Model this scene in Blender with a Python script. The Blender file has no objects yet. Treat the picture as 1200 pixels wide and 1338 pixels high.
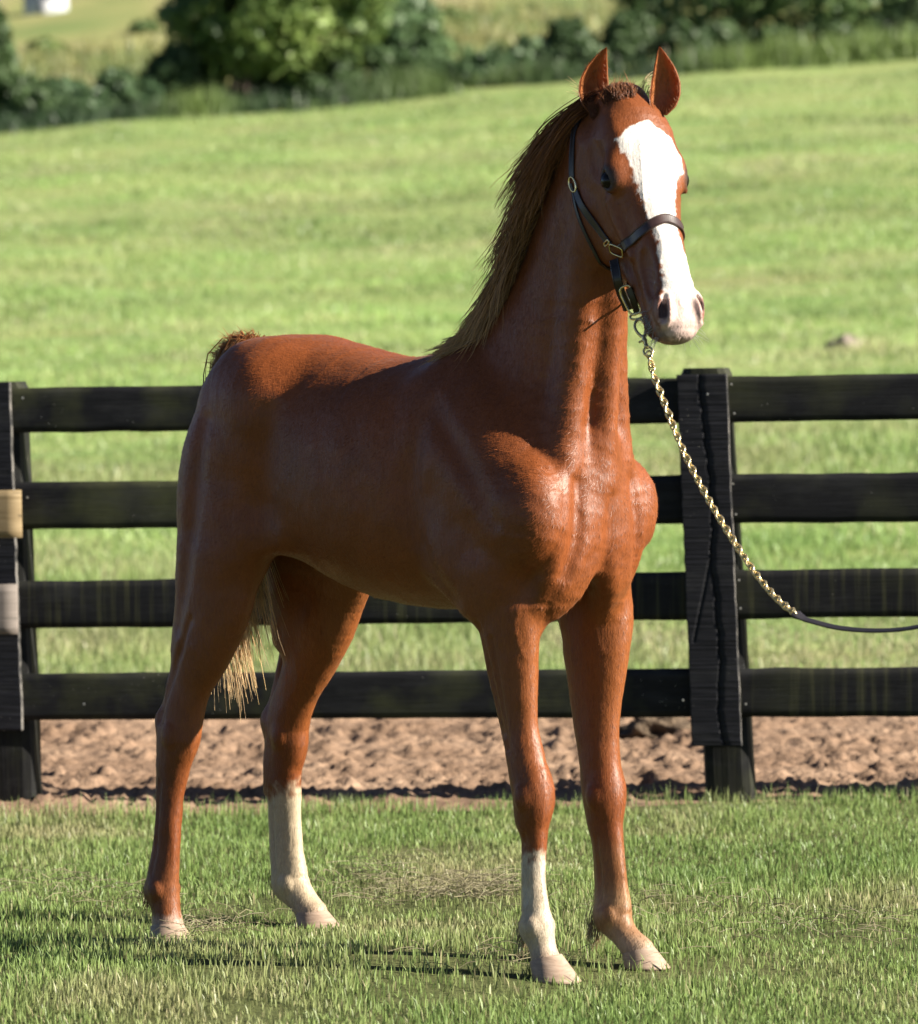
import bpy, math, random
import numpy as np
from mathutils import Matrix, Vector
rng=np.random.default_rng(7); random.seed(7)
scene=bpy.context.scene; COL=scene.collection

FPX=5700.0; W0,H0=1200.0,1338.0
CAMZ=1.45; PITCH=math.atan(215/5700); ROLL=math.radians(0.95)
def cam_axes():
    fwd=np.array([0,math.cos(PITCH),-math.sin(PITCH)])
    r0=np.array([1.,0,0]); u0=np.cross(r0,fwd)
    # horizon climbs to the right: camera rolled clockwise seen from behind
    c,s=math.cos(ROLL),math.sin(ROLL)
    right=c*r0-s*u0; up=c*u0+s*r0
    return right,up,fwd
R_,U_,F_=cam_axes(); C_=np.array([0,0,CAMZ])
def proj(P):
    P=np.asarray(P,float)-C_
    d=P@F_
    return np.stack([600+FPX*(P@R_)/d, 669-FPX*(P@U_)/d],-1)
def ray(px,py):
    v=F_+R_*((px-600)/FPX)-U_*((py-669)/FPX); return v
FOOT=np.array([.2745,10.027,0.]); HX=np.array([.736,-.677,0.]); HY=np.array([.677,.736,0.]); HZ=np.array([0,0,1.])
def loc2w(p):
    p=np.asarray(p,float); return FOOT+p[...,0:1]*HX+p[...,1:2]*HY+p[...,2:3]*HZ
def w2loc(w):
    d=np.asarray(w,float)-FOOT; return np.stack([d@HX,d@HY,d@HZ],-1)
def pl(px,py,Y):
    """pixel -> local point on sagittal plane Y"""
    v=ray(px,py); n=HY
    t=((FOOT+HY*Y-C_)@n)/(v@n)
    return w2loc(C_+v*t)
def ground(px,py,z=0):
    v=ray(px,py); t=(z-CAMZ)/v[2]; return C_+v*t
def atd(px,py,d):
    v=ray(px,py); return C_+v*(d/v[1])
# ---------------------------------------------------------------- camera, sky, sun, exposure
cd=bpy.data.cameras.new('camera'); camera=bpy.data.objects.new('camera',cd); COL.objects.link(camera)
cd.sensor_fit='HORIZONTAL'; cd.sensor_width=36.0; cd.lens=FPX/W0*36.0; cd.clip_start=.1; cd.clip_end=2000
M=Matrix(((R_[0],U_[0],-F_[0],C_[0]),(R_[1],U_[1],-F_[1],C_[1]),(R_[2],U_[2],-F_[2],C_[2]),(0,0,0,1)))
camera.matrix_world=M
cd.dof.use_dof=True; cd.dof.focus_distance=10.45; cd.dof.aperture_fstop=5.9
scene.camera=camera
SUN_EL=math.radians(26); SUN_AZ=math.atan2(.96,-.268)           # azimuth clockwise from +Y
SUN=np.array([math.cos(SUN_EL)*math.sin(SUN_AZ),math.cos(SUN_EL)*math.cos(SUN_AZ),math.sin(SUN_EL)])
w=bpy.data.worlds.new('World'); scene.world=w; w.use_nodes=True
nt=w.node_tree; bg=nt.nodes['Background']; sk=nt.nodes.new('ShaderNodeTexSky'); sk.sky_type='NISHITA'; sk.sun_disc=False
sk.sun_elevation=SUN_EL; sk.sun_rotation=SUN_AZ; sk.air_density=.35; sk.dust_density=.25
nt.links.new(sk.outputs[0],bg.inputs[0]); bg.inputs[1].default_value=.05
ld=bpy.data.lights.new('sun','SUN'); ld.energy=5.0; ld.angle=math.radians(.5); ld.color=(1.0,.93,.80)
lo=bpy.data.objects.new('sun',ld); COL.objects.link(lo); lo.location=tuple(SUN*50)
lo.rotation_euler=Vector(tuple(-SUN)).to_track_quat('-Z','Y').to_euler()
vs=scene.view_settings; vs.view_transform='Standard'; vs.look='None'; vs.gamma=1; vs.exposure=1.85; vs.use_curve_mapping=False
# ---------------------------------------------------------------- helpers
def hsh(i,j,k,seed=0):
    n=(i.astype(np.int64)*73856093)^(j.astype(np.int64)*19349663)^(k.astype(np.int64)*83492791)^(seed*2654435)
    n=(n^(n>>13))*1274126177&0x7fffffff
    n=(n^(n>>16))*668265263&0x7fffffff
    return (n&0xffff)/65535.0
def vnoise(P,seed=0):
    P=np.asarray(P,float)
    if P.shape[1]==2: P=np.column_stack([P,np.zeros(len(P))])
    I=np.floor(P).astype(np.int64); f=P-I; f=f*f*(3-2*f); r=0
    for a in(0,1):
        for b in(0,1):
            for c in(0,1):
                wt=(f[:,0] if a else 1-f[:,0])*(f[:,1] if b else 1-f[:,1])*(f[:,2] if c else 1-f[:,2])
                r=r+wt*hsh(I[:,0]+a,I[:,1]+b,I[:,2]+c,seed)
    return r*2-1
def fbm(P,o=3,seed=0):
    r=0; a=1; P=np.asarray(P,float)
    for k in range(o): r=r+a*vnoise(P*2.03**k+17.3*k,seed+k); a*=.5
    return r
def mk(name,V,F,mat,parent=None,origin=None,smooth=True,col=None,kind=None):
    V=np.asarray(V,np.float32); 
    if origin is not None: V=V-np.asarray(origin,np.float32)
    me=bpy.data.meshes.new(name)
    if isinstance(F,np.ndarray):
        n=F.shape[1]; F=np.ascontiguousarray(F,np.int32)
        me.vertices.add(len(V)); me.vertices.foreach_set('co',V.ravel())
        me.loops.add(F.size); me.loops.foreach_set('vertex_index',F.ravel())
        me.polygons.add(len(F)); me.polygons.foreach_set('loop_start',np.arange(0,F.size,n,dtype=np.int32))
        me.polygons.foreach_set('loop_total',np.full(len(F),n,np.int32))
    else: me.from_pydata([tuple(map(float,v)) for v in V],[],F)
    if smooth: me.polygons.foreach_set('use_smooth',np.ones(len(me.polygons),bool))
    if col is not None:
        ca=me.color_attributes.new('Col','FLOAT_COLOR','POINT'); c=np.ones((len(V),4),np.float32); c[:,:3]=col
        ca.data.foreach_set('color',c.ravel())
    me.update(); me.validate()
    if mat is not None: me.materials.append(mat)
    o=bpy.data.objects.new(name,me); COL.objects.link(o)
    if parent is not None: o.parent=parent
    elif origin is not None: o.location=tuple(map(float,origin))
    if kind: o['kind']=kind
    return o
def thing(name,label,cat,loc,group=None):
    o=bpy.data.objects.new(name,None); COL.objects.link(o); o.location=tuple(map(float,loc)); o.empty_display_size=.1
    return tag(o,label,cat,group)
def tag(o,label,cat,group=None):
    o['label']=label; o['category']=cat
    if group: o['group']=group
    return o
class NT:
    """tiny node-tree writer"""
    def __init__(s,name):
        s.m=bpy.data.materials.new(name); s.m.use_nodes=True; s.t=s.m.node_tree; s.n=s.t.nodes; s.l=s.t.links
        s.b=s.n['Principled BSDF']; s.out=s.n['Material Output']
    def add(s,typ,**kw):
        n=s.n.new(typ)
        for k,v in kw.items():
            if k.startswith('i_'): 
                key=k[2:]; n.inputs[int(key) if key.isdigit() else key].default_value=v
            else: setattr(n,k,v)
        return n
    def link(s,a,b): s.l.new(a,b); return s
    def coords(s,scale=(1,1,1),kind='Object',rot=(0,0,0)):
        tc=s.add('ShaderNodeTexCoord'); mp=s.add('ShaderNodeMapping'); mp.inputs['Scale'].default_value=scale; mp.inputs['Rotation'].default_value=rot
        s.link(tc.outputs[kind],mp.inputs[0]); return mp.outputs[0]
    def noise(s,vec,scale,detail=3,rough=.5):
        n=s.add('ShaderNodeTexNoise'); n.inputs['Scale'].default_value=scale; n.inputs['Detail'].default_value=detail; n.inputs['Roughness'].default_value=rough
        s.link(vec,n.inputs['Vector']); return n.outputs['Fac']
    def ramp(s,fac,stops):
        r=s.add('ShaderNodeValToRGB'); e=r.color_ramp.elements
        while len(e)<len(stops): e.new(.5)
        for el,(p,c) in zip(e,stops): el.position=p; el.color=(*c,1) if len(c)==3 else c
        s.link(fac,r.inputs[0]); return r.outputs[0]
    def mix(s,fac,a,b,mode='MIX'):
        m=s.add('ShaderNodeMix',data_type='RGBA',blend_type=mode)
        for v,i in((fac,0),(a,6),(b,7)):
            if hasattr(v,'is_output'): s.link(v,m.inputs[i])
            elif i==0: m.inputs[0].default_value=v
            else: m.inputs[i].default_value=(*v,1)
        return m.outputs[2]
    def bump(s,h,strength=.3,dist=.01,normal=None):
        b=s.add('ShaderNodeBump'); b.inputs['Strength'].default_value=strength; b.inputs['Distance'].default_value=dist
        s.link(h,b.inputs['Height'])
        if normal is not None: s.link(normal,b.inputs['Normal'])
        return b.outputs[0]
    def fin(s,color=None,rough=.6,spec=.4,normal=None,metal=0,**kw):
        b=s.b
        if color is not None:
            if hasattr(color,'is_output'): s.link(color,b.inputs['Base Color'])
            else: b.inputs['Base Color'].default_value=(*color,1)
        if hasattr(rough,'is_output'): s.link(rough,b.inputs['Roughness'])
        else: b.inputs['Roughness'].default_value=rough
        b.inputs['Specular IOR Level'].default_value=spec; b.inputs['Metallic'].default_value=metal
        if normal is not None: s.link(normal,b.inputs['Normal'])
        for k,v in kw.items(): b.inputs[k.replace('_',' ')].default_value=v
        return s.m
def vcol(s):
    a=s.add('ShaderNodeAttribute'); a.attribute_name='Col'; return a.outputs['Color']
def leafy(name,rough=.5,trans=.35,spec=.3,tint=(1,1,1)):
    s=NT(name); c=vcol(s); s.fin(c,rough,spec)
    t=s.add('ShaderNodeBsdfTranslucent'); s.link(s.mix(1.0,c,tint,'MULTIPLY'),t.inputs[0])
    m=s.add('ShaderNodeMixShader'); m.inputs[0].default_value=trans
    s.link(s.b.outputs[0],m.inputs[1]).link(t.outputs[0],m.inputs[2]).link(m.outputs[0],s.out.inputs[0]); return s.m
def grid(nx,ny):
    i=np.arange(nx-1); j=np.arange(ny-1); I,J=np.meshgrid(i,j,indexing='ij'); a=(I*ny+J).ravel()
    return np.stack([a,a+ny,a+ny+1,a+1],1)
def tubes(paths,rad,sides=3,caps=False):
    """many thin tubes at once: paths (n,m,3), rad (n,m)"""
    n,m,_=paths.shape
    T=np.gradient(paths,axis=1); T/=np.linalg.norm(T,axis=2)[...,None]+1e-9
    ref=np.array([.31,.87,.39]); A=np.cross(T,ref); A/=np.linalg.norm(A,axis=2)[...,None]+1e-9; B=np.cross(T,A)
    an=np.arange(sides)*2*math.pi/sides
    V=paths[:,:,None,:]+rad[:,:,None,None]*(A[:,:,None,:]*np.cos(an)[None,None,:,None]+B[:,:,None,:]*np.sin(an)[None,None,:,None])
    idx=np.arange(n*m*sides).reshape(n,m,sides)
    a=idx[:,:-1,:]; b=np.roll(idx,-1,2)[:,:-1,:]; c=np.roll(idx,-1,2)[:,1:,:]; d=idx[:,1:,:]
    F=np.stack([a,b,c,d],-1).reshape(-1,4)
    return V.reshape(-1,3),F
def wire(pts,r,sides=8,closed=False):
    P=np.asarray(pts,float); 
    if closed: P=np.vstack([P,P[:1]])
    T=np.gradient(P,axis=0)
    if closed: T[0]=T[-1]=P[1]-P[-2]
    T/=np.linalg.norm(T,axis=1)[:,None]; N=[]; v=np.cross(T[0],(.3,.2,.93)); v/=np.linalg.norm(v)
    for t in T: v=v-t*(v@t); v/=np.linalg.norm(v); N.append(v)
    N=np.array(N); Bn=np.cross(T,N); r=np.broadcast_to(r,(len(P),)); an=np.arange(sides)*2*math.pi/sides
    V=(P[:,None]+r[:,None,None]*(N[:,None]*np.cos(an)[None,:,None]+Bn[:,None]*np.sin(an)[None,:,None])).reshape(-1,3)
    m=len(P); idx=np.arange(m*sides).reshape(m,sides)
    a=idx[:-1]; b=np.roll(idx,-1,1)[:-1]; c=np.roll(idx,-1,1)[1:]; d=idx[1:]
    return V,np.stack([a,b,c,d],-1).reshape(-1,4)
def join(parts):
    V=[];F=[];o=0
    for v,f in parts: V.append(v);F.append(np.asarray(f)+o);o+=len(v)
    return np.vstack(V),np.vstack(F)
# ---------------------------------------------------------------- implicit surface toolkit (numpy)
def catmull(P, n):
    P=np.asarray(P,float); k=len(P)
    if k==2:
        t=np.linspace(0,1,n)[:,None]; return P[0]*(1-t)+P[1]*t
    Q=np.vstack([2*P[0]-P[1],P,2*P[-1]-P[-2]])
    out=[]
    for u in np.linspace(0,k-1,n):
        i=min(int(u),k-2); t=u-i; a,b,c,d=Q[i],Q[i+1],Q[i+2],Q[i+3]
        out.append(.5*((2*b)+(c-a)*t+(2*a-5*b+4*c-d)*t*t+(3*b-a-3*c+d)*t**3))
    return np.array(out)
PR=[]
def tube(pts, ra, rb, lat=(0,1,0), k=.03, op='u', n=None, cap=(1.,1.), e=2.0):
    """elliptic swept body; ra = radius across lat, rb = radius along lat; e = superellipse power"""
    pts=np.asarray(pts,float); m=len(pts)
    ra=np.broadcast_to(np.asarray(ra,float),(m,)); rb=np.broadcast_to(np.asarray(rb,float),(m,))
    n=n or max(8,4*(m-1)+1)
    S=catmull(np.column_stack([pts,ra,rb]),n)
    C=S[:,:3]; A=np.maximum(S[:,3],.002); B=np.maximum(S[:,4],.002)
    T=np.gradient(C,axis=0); T/=np.linalg.norm(T,axis=1)[:,None]
    L=np.asarray(lat,float)
    if L.ndim==2: L=catmull(L,n)
    L=np.broadcast_to(L,C.shape); L=L-(L*T).sum(1)[:,None]*T; L=L/np.linalg.norm(L,axis=1)[:,None]
    Nn=np.cross(T,L)
    f32=lambda a:np.ascontiguousarray(a,np.float32)
    C,A,B,T,L,Nn=map(f32,(C,A,B,T,L,Nn))
    D=C[1:]-C[:-1]; DD=(D*D).sum(1)
    c0=np.float32(cap[0]*min(A[0],B[0])); c1=np.float32(cap[1]*min(A[-1],B[-1]))
    def f(P):
        best=np.full(len(P),1e9,np.float32); bi=np.zeros(len(P),np.int32); bt=np.zeros(len(P),np.float32)
        for i in range(len(D)):
            w=P-C[i]; t=np.clip((w@D[i])/DD[i],0,1); q=w-t[:,None]*D[i]; d=(q*q).sum(1)
            h=d<best; best[h]=d[h]; bi[h]=i; bt[h]=t[h]
        t=bt[:,None]; i=bi
        w=P-(C[i]+t*D[i])
        l=L[i]*(1-t)+L[i+1]*t; nn=Nn[i]*(1-t)+Nn[i+1]*t; tt=T[i]*(1-t)+T[i+1]*t
        a=A[i]*(1-bt)+A[i+1]*bt; b=B[i]*(1-bt)+B[i+1]*bt
        u=(w*nn).sum(1); v=(w*l).sum(1); z=(w*tt).sum(1)
        end=((i==0)&(bt<=0)); end2=((i==len(D)-1)&(bt>=1))
        c=np.where(end2,c1,c0); z=np.where((end&(z<0))|(end2&(z>0)),z,0)
        rr=np.sqrt(u*u+v*v)+1e-6; full=np.sqrt((w*w).sum(1)-z*z+1e-9); sc=np.clip(full/rr,1,1.6); u=u*sc; v=v*sc
        if e!=2.0:
            k0=((np.abs(u)/a)**e+(np.abs(v)/b)**e)**(2.0/e)
        else: k0=(u/a)**2+(v/b)**2
        k1=np.sqrt(k0+(z/c)**2)+1e-6
        g=np.sqrt((u/a**2)**2+(v/b**2)**2+(z/c**2)**2)+1e-6
        near=np.minimum(a,b)
        return np.where(k1<.35,(k1-1)*near,k1*(k1-1)/g)
    r=np.maximum(A,B).max()
    PR.append((f,C.min(0)-r,C.max(0)+r,k,op))
def ell(c, r, axes=None, k=.03, op='u'):
    c=np.asarray(c,np.float32); r=np.asarray(r,np.float32)
    M=np.eye(3,dtype=np.float32) if axes is None else np.asarray(axes,np.float32)
    def f(P):
        q=(P-c)@M.T
        k0=np.sqrt(((q/r)**2).sum(1))+1e-6; k1=np.sqrt(((q/r**2)**2).sum(1))+1e-6
        return np.where(k0<.3,(k0-1)*r.min(),k0*(k0-1)/k1)
    e=np.sqrt(((M*r[:,None])**2).sum(0))
    PR.append((f,c-e,c+e,k,op))
def sdf(P):
    P=np.ascontiguousarray(P,np.float32); D=np.full(len(P),1.,np.float32)
    for f,lo,hi,k,op in PR:
        g=k+.03
        m=np.nonzero(((P>lo-g)&(P<hi+g)).all(1))[0]
        if not len(m): continue
        d=f(P[m]); D0=D[m]
        if op=='u':
            h=np.maximum(k-np.abs(D0-d),0)/k; D[m]=np.minimum(D0,d)-h*h*k*.25
        else:
            d=-d; h=np.maximum(k-np.abs(D0-d),0)/k; D[m]=np.maximum(D0,d)+h*h*k*.25
    return D
def sgrad(P,h=.0015):
    g=np.empty((len(P),3),np.float32)
    for a in range(3):
        o=np.zeros(3,np.float32); o[a]=h
        g[:,a]=sdf(P+o)-sdf(P-o)
    n=np.linalg.norm(g,axis=1)[:,None]+1e-9
    return g/n, n[:,0]/(2*h)
def surface_nets(lo,hi,vox,B=4):
    lo=np.asarray(lo,float); nb=np.ceil((np.asarray(hi)-lo)/(vox*B)).astype(int)
    I=np.stack(np.meshgrid(*[np.arange(n) for n in nb],indexing='ij'),-1).reshape(-1,3)
    bs=vox*B
    d=sdf(lo+(I+.5)*bs)
    I=I[np.abs(d)<bs*1.35]
    o=np.stack(np.meshgrid(*[np.arange(B+1)]*3,indexing='ij'),-1).reshape(-1,3)
    G=(I[:,None,:]*B+o[None]).reshape(-1,3)
    N=nb*B+2
    gid=(G[:,0]*N[1]+G[:,1])*N[2]+G[:,2]
    u,first=np.unique(gid,return_index=True); Gu=G[first]
    val=sdf(lo+Gu*vox)
    def look(ids):
        j=np.searchsorted(u,ids); j=np.minimum(j,len(u)-1); ok=u[j]==ids
        return np.where(ok,val[j],np.nan),ok
    st=np.array([N[1]*N[2],N[2],1])
    # cells
    cid=u; corners=[(i,j,k) for i in(0,1) for j in(0,1) for k in(0,1)]
    V=np.stack([look(cid+np.dot(c,st))[0] for c in corners],1)
    neg=(V<0)
    act=(~np.isnan(V).any(1))&neg.any(1)&(~neg.all(1))
    V=V[act]; cells=cid[act]; base=Gu[act].astype(float)
    acc=np.zeros((len(V),3)); cnt=np.zeros(len(V))
    ca=np.array(corners,float)
    for a in range(8):
        for b in range(a+1,8):
            if np.abs(ca[a]-ca[b]).sum()!=1: continue
            m=(V[:,a]<0)!=(V[:,b]<0)
            t=V[m,a]/(V[m,a]-V[m,b])
            acc[m]+=ca[a]+t[:,None]*(ca[b]-ca[a]); cnt[m]+=1
    X=lo+(base+acc/cnt[:,None])*vox
    quads=[]
    for ax in range(3):
        v2,ok=look(u+st[ax])
        with np.errstate(invalid='ignore'):
            m=ok&((val<0)!=(v2<0))
        e=u[m]; inside=val[m]<0
        b,c=[(1,2),(2,0),(0,1)][ax]
        q=np.stack([e-st[b]-st[c],e-st[c],e,e-st[b]],1)
        j=np.searchsorted(cells,q); j=np.minimum(j,len(cells)-1)
        good=(cells[j]==q).all(1); j=j[good]; ins=inside[good]
        j[~ins]=j[~ins][:,::-1]
        quads.append(j)
    return X,np.vstack(quads)
def fgrad(P,h=.0012):
    d=sdf(P); g=np.stack([sdf(P+np.eye(3,dtype=np.float32)[a]*h)-d for a in range(3)],1)/h; m=np.linalg.norm(g,axis=1)+1e-6
    return d,g/m[:,None],m
def settle(X,off=0.,it=1,lim=.003):
    for _ in range(it):
        d,g,m=fgrad(X); X=X-g*np.clip((d-off)/np.maximum(m,.4),-lim,lim)[:,None]
    return X
# ---------------------------------------------------------------- ground: lawn, trodden dirt, meadow rising to the hedge
def gz(x,y):
    x=np.asarray(x,float); y=np.asarray(y,float)
    t=np.clip((y-18.5)/81.5,0,None)
    g=np.where(t<1,7.1*t**1.35,7.1+(t-1)*81.5*.1176)
    far=np.clip((y-200)/200,0,None); g=g+far*12
    g=g+.05*x*np.clip((y-18)/82,0,1.5)
    und=fbm(np.column_stack([x.ravel()*.09,y.ravel()*.06]),3,3).reshape(x.shape)*np.clip((y-20)/40,0,1)*.22
    return g+und
def fence_line(x): return 13.60+.02*x          # where the lawn stops, along the fence
# meadow sheet (reaches far beyond the frame; lies under everything)
ys=np.concatenate([np.linspace(-60,12,10),np.linspace(13,60,90),np.linspace(61,140,60),np.linspace(145,700,50)])
xs=np.concatenate([np.linspace(-420,-32,22),np.linspace(-30,30,121),np.linspace(32,420,22)])
X,Y=np.meshgrid(xs,ys,indexing='ij'); Z=gz(X,Y)-.02
Z=Z-np.where(Y<19.,.05,0)
s=NT('meadow'); v=s.coords(); n1=s.noise(v,.35,4,.6); n2=s.noise(s.coords((.25,1.2,1)),1.6,4,.6); n3=s.noise(v,9,3,.6)
c=s.ramp(n1,[(.3,(.135,.21,.066)),(.55,(.18,.26,.084)),(.75,(.235,.285,.10))])
c=s.mix(s.ramp(n2,[(.42,(0,0,0)),(.62,(1,1,1))]),c,(.25,.265,.10)); c=s.mix(s.ramp(n3,[(.5,(0,0,0)),(.72,(.55,.55,.55))]),c,(.12,.175,.045))
# far field beyond the hedge: dry and earthy patches
sp=s.add('ShaderNodeSeparateXYZ'); tc=s.add('ShaderNodeTexCoord'); s.link(tc.outputs['Object'],sp.inputs[0])
mr=s.add('ShaderNodeMapRange'); mr.inputs[1].default_value=103; mr.inputs[2].default_value=112; s.link(sp.outputs[1],mr.inputs[0])
fc=s.ramp(s.noise(s.coords((.5,.12,1)),.22,3,.55),[(.38,(.15,.19,.06)),(.52,(.24,.24,.09)),(.66,(.29,.23,.14))])
c=s.mix(mr.outputs[0],c,fc)
meadow=mk('meadow',np.stack([X,Y,Z],-1).reshape(-1,3),grid(len(xs),len(ys)),s.fin(c,.85,.15,s.bump(n3,.6,.05)),kind='structure')
# dirt strip
xs=np.concatenate([np.linspace(-16,-3.4,40),np.linspace(-3.3,3.3,370),np.linspace(3.4,16,40)]); ts=np.linspace(0,1,265)
X,Tt=np.meshgrid(xs,ts,indexing='ij'); y0=fence_line(X)-.03
yb=18.5-.10*X+.25*fbm(np.column_stack([X.ravel()*.8,X.ravel()*0+3]),3,5).reshape(X.shape); Y=y0+(yb-y0)*Tt
P=np.column_stack([X.ravel(),Y.ravel()])
big=fbm(P*1.3,2,11); med=fbm(P*np.array([8,6]),3,12); sm=fbm(P*np.array([24.,20.]),3,13); hg=1-np.abs(fbm(P*np.array([15,11.]),3,14))
clod=np.clip(vnoise(P*np.array([44.,36.]),33)-.1,0,1)**.7*np.clip(.5+med,0,1.2)
h=.010*big+.010*np.clip(med-.05,0,1)+.012*np.clip(sm-.1,0,1)+.026*clod+.016*np.clip(vnoise(P*85.,37),0,1)
h-=.06*np.clip(vnoise(P*5.2,31)-.5,0,1)                                 # hoof pocks
edge=np.clip(Tt.ravel()/.06,0,1)*np.clip((1-Tt.ravel())/.08,0,1)
zz=gz(X,Y).ravel()+.004+h*edge*1.1
s=NT('trodden_dirt'); v=s.coords(); n1=s.noise(v,2.2,4,.6); n2=s.noise(v,40,4,.7); n3=s.noise(v,150,2,.6)
c=s.ramp(n1,[(.3,(.15,.094,.060)),(.5,(.225,.147,.098)),(.72,(.30,.205,.14))]); c=s.mix(s.ramp(n2,[(.35,(.6,.6,.6)),(.6,(0,0,0))]),c,(.11,.072,.052))
dirt=mk('dirt_strip',np.column_stack([P,zz]),grid(len(xs),len(ts)),s.fin(c,.95,.1,s.bump(n3,.5,.004,s.bump(n2,.6,.012))),kind='structure')
# lawn sheet
xs=np.linspace(-14,14,281); ts=np.linspace(0,1,160)
X,Tt=np.meshgrid(xs,ts,indexing='ij'); fe=fence_line(X)+.02+.03*fbm(np.column_stack([X.ravel()*3,X.ravel()*0]),3,8).reshape(X.shape); Y=2+(fe-2)*Tt
def lz(x,y): return .018*fbm(np.column_stack([np.ravel(x)*1.1,np.ravel(y)*.8]),3,21).reshape(np.shape(x))
s=NT('lawn_soil'); v=s.coords(); n1=s.noise(v,1.5,4,.6); n2=s.noise(v,60,3,.6)
c=s.ramp(n1,[(.3,(.07,.085,.028)),(.6,(.12,.12,.05)),(.8,(.18,.15,.085))]); c=s.mix(n2,c,(.05,.06,.02))
lawn=mk('lawn',np.stack([X,Y,lz(X,Y)],-1).reshape(-1,3),grid(len(xs),len(ts)),s.fin(c,.95,.1,s.bump(n2,.8,.01)),kind='structure')

def blades(x,y,z,hgt,wid,col_root,col_tip,lean=.45,seg=2,flat=None):
    n=len(x); a=rng.uniform(0,2*math.pi,n); d=rng.uniform(0,2*math.pi,n); ln=np.abs(rng.normal(0,lean,n))
    lx,ly=np.cos(d)*ln*hgt,np.sin(d)*ln*hgt; up=np.sqrt(np.clip(hgt**2-(lx**2+ly**2)*.8,(.2*hgt)**2,None))
    wx,wy=np.cos(a)*wid/2,np.sin(a)*wid/2
    b=np.stack([x,y,z-.004],-1); W=np.stack([wx,wy,wx*0],-1); m=b+np.stack([lx*.35,ly*.35,up*.6],-1); t=b+np.stack([lx,ly,up],-1)
    V=np.stack([b-W,b+W,m+W*.75,m-W*.75,t],1).reshape(-1,3); k=np.arange(n)*5
    F=np.concatenate([np.stack([k,k+1,k+2],1),np.stack([k,k+2,k+3],1),np.stack([k+3,k+2,k+4],1)])
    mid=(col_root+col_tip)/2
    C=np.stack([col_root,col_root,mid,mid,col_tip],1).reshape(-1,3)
    return V,F,C
def thin(V,C):
    V=V.reshape(-1,5,3)[:,[0,1,4]].reshape(-1,3); C=C.reshape(-1,5,3)[:,[0,1,4]].reshape(-1,3); return V,np.arange(len(V)).reshape(-1,3),C
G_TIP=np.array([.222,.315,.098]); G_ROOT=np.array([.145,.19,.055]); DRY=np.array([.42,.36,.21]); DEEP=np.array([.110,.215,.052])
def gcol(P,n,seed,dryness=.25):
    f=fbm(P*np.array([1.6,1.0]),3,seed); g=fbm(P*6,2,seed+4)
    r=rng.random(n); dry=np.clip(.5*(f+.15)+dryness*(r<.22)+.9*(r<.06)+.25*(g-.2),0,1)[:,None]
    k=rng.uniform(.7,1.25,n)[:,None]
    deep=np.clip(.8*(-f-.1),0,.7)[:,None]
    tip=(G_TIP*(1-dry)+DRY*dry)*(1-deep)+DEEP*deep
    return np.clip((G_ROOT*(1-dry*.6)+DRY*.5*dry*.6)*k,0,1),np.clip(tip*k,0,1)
GRASS=leafy('grass_blade',.45,.4,.35)
n=208000; yy=rng.uniform(8.6,14.15,n); xx=rng.uniform(-1,1,n)*(.135*yy+.75)
hold=(yy<fence_line(xx)+.05+.09*fbm(np.column_stack([xx*3,xx*0+1]),3,8)+rng.normal(0,.05,n)); xx,yy=xx[hold],yy[hold]; P=np.column_stack([xx,yy]); n=len(xx)
bare=fbm(P*np.array([2.2,1.6]),3,77); keep=(rng.random(n)>np.clip((bare-.35)*1.6,0,.75)); P=P[keep]; n=len(P)
hh=rng.uniform(.014,.036,n)*(1+.35*fbm(P*2.3,2,41)); hh*=(1+1.2*np.clip((P[:,1]-fence_line(P[:,0])+.2)/.2,0,1))
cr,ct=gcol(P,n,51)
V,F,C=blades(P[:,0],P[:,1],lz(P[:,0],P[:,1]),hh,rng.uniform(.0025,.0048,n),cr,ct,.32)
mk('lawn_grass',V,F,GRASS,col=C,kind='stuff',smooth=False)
# meadow grass beyond the dirt
n=285000; u=rng.random(n); yy=17.8*(98/17.8)**(u**1.15); xx=rng.uniform(-1,1,n)*(.135*yy+1.2)
hold=yy>18.35-.10*xx+.28*fbm(np.column_stack([xx*.8,xx*0+3]),3,5)+rng.exponential(.15,n)*rng.choice([-1,1],n); xx,yy=xx[hold],yy[hold]; P=np.column_stack([xx,yy]); n=len(xx)
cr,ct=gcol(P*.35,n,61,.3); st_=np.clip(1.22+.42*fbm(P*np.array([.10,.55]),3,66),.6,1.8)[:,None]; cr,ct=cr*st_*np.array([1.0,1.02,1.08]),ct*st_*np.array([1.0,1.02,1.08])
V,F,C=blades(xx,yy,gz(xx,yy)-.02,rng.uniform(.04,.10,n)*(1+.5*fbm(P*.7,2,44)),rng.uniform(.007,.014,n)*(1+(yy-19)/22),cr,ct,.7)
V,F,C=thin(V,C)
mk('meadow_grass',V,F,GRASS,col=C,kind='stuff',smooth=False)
# raked-up dry clippings on the lawn
L=[]
for px,py,rx,ry,cnt in((625,1172,.17,.20,260),(500,1160,.18,.26,140),(520,1185,.25,.15,70),(270,1226,.12,.2,110),(140,1185,.25,.2,50),(900,1195,.35,.3,90),(1120,1215,.4,.35,110),(60,1165,.2,.2,50),(660,1265,.25,.15,50)):
    g=ground(px,py); xx=g[0]+rng.normal(0,rx*.5,cnt); yy=g[1]+rng.normal(0,ry*.6,cnt); L.append(np.column_stack([xx,yy]))
P=np.vstack(L); n=len(P); a=rng.uniform(0,2*math.pi,n); ln=rng.uniform(.03,.09,n); z=lz(P[:,0],P[:,1])+rng.uniform(.012,.045,n)
p0=np.column_stack([P,z]); d=np.column_stack([np.cos(a)*ln,np.sin(a)*ln,rng.normal(0,.012,n)]); mid=p0+d*.5+np.column_stack([np.zeros((n,2)),rng.uniform(0,.012,n)])
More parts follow.
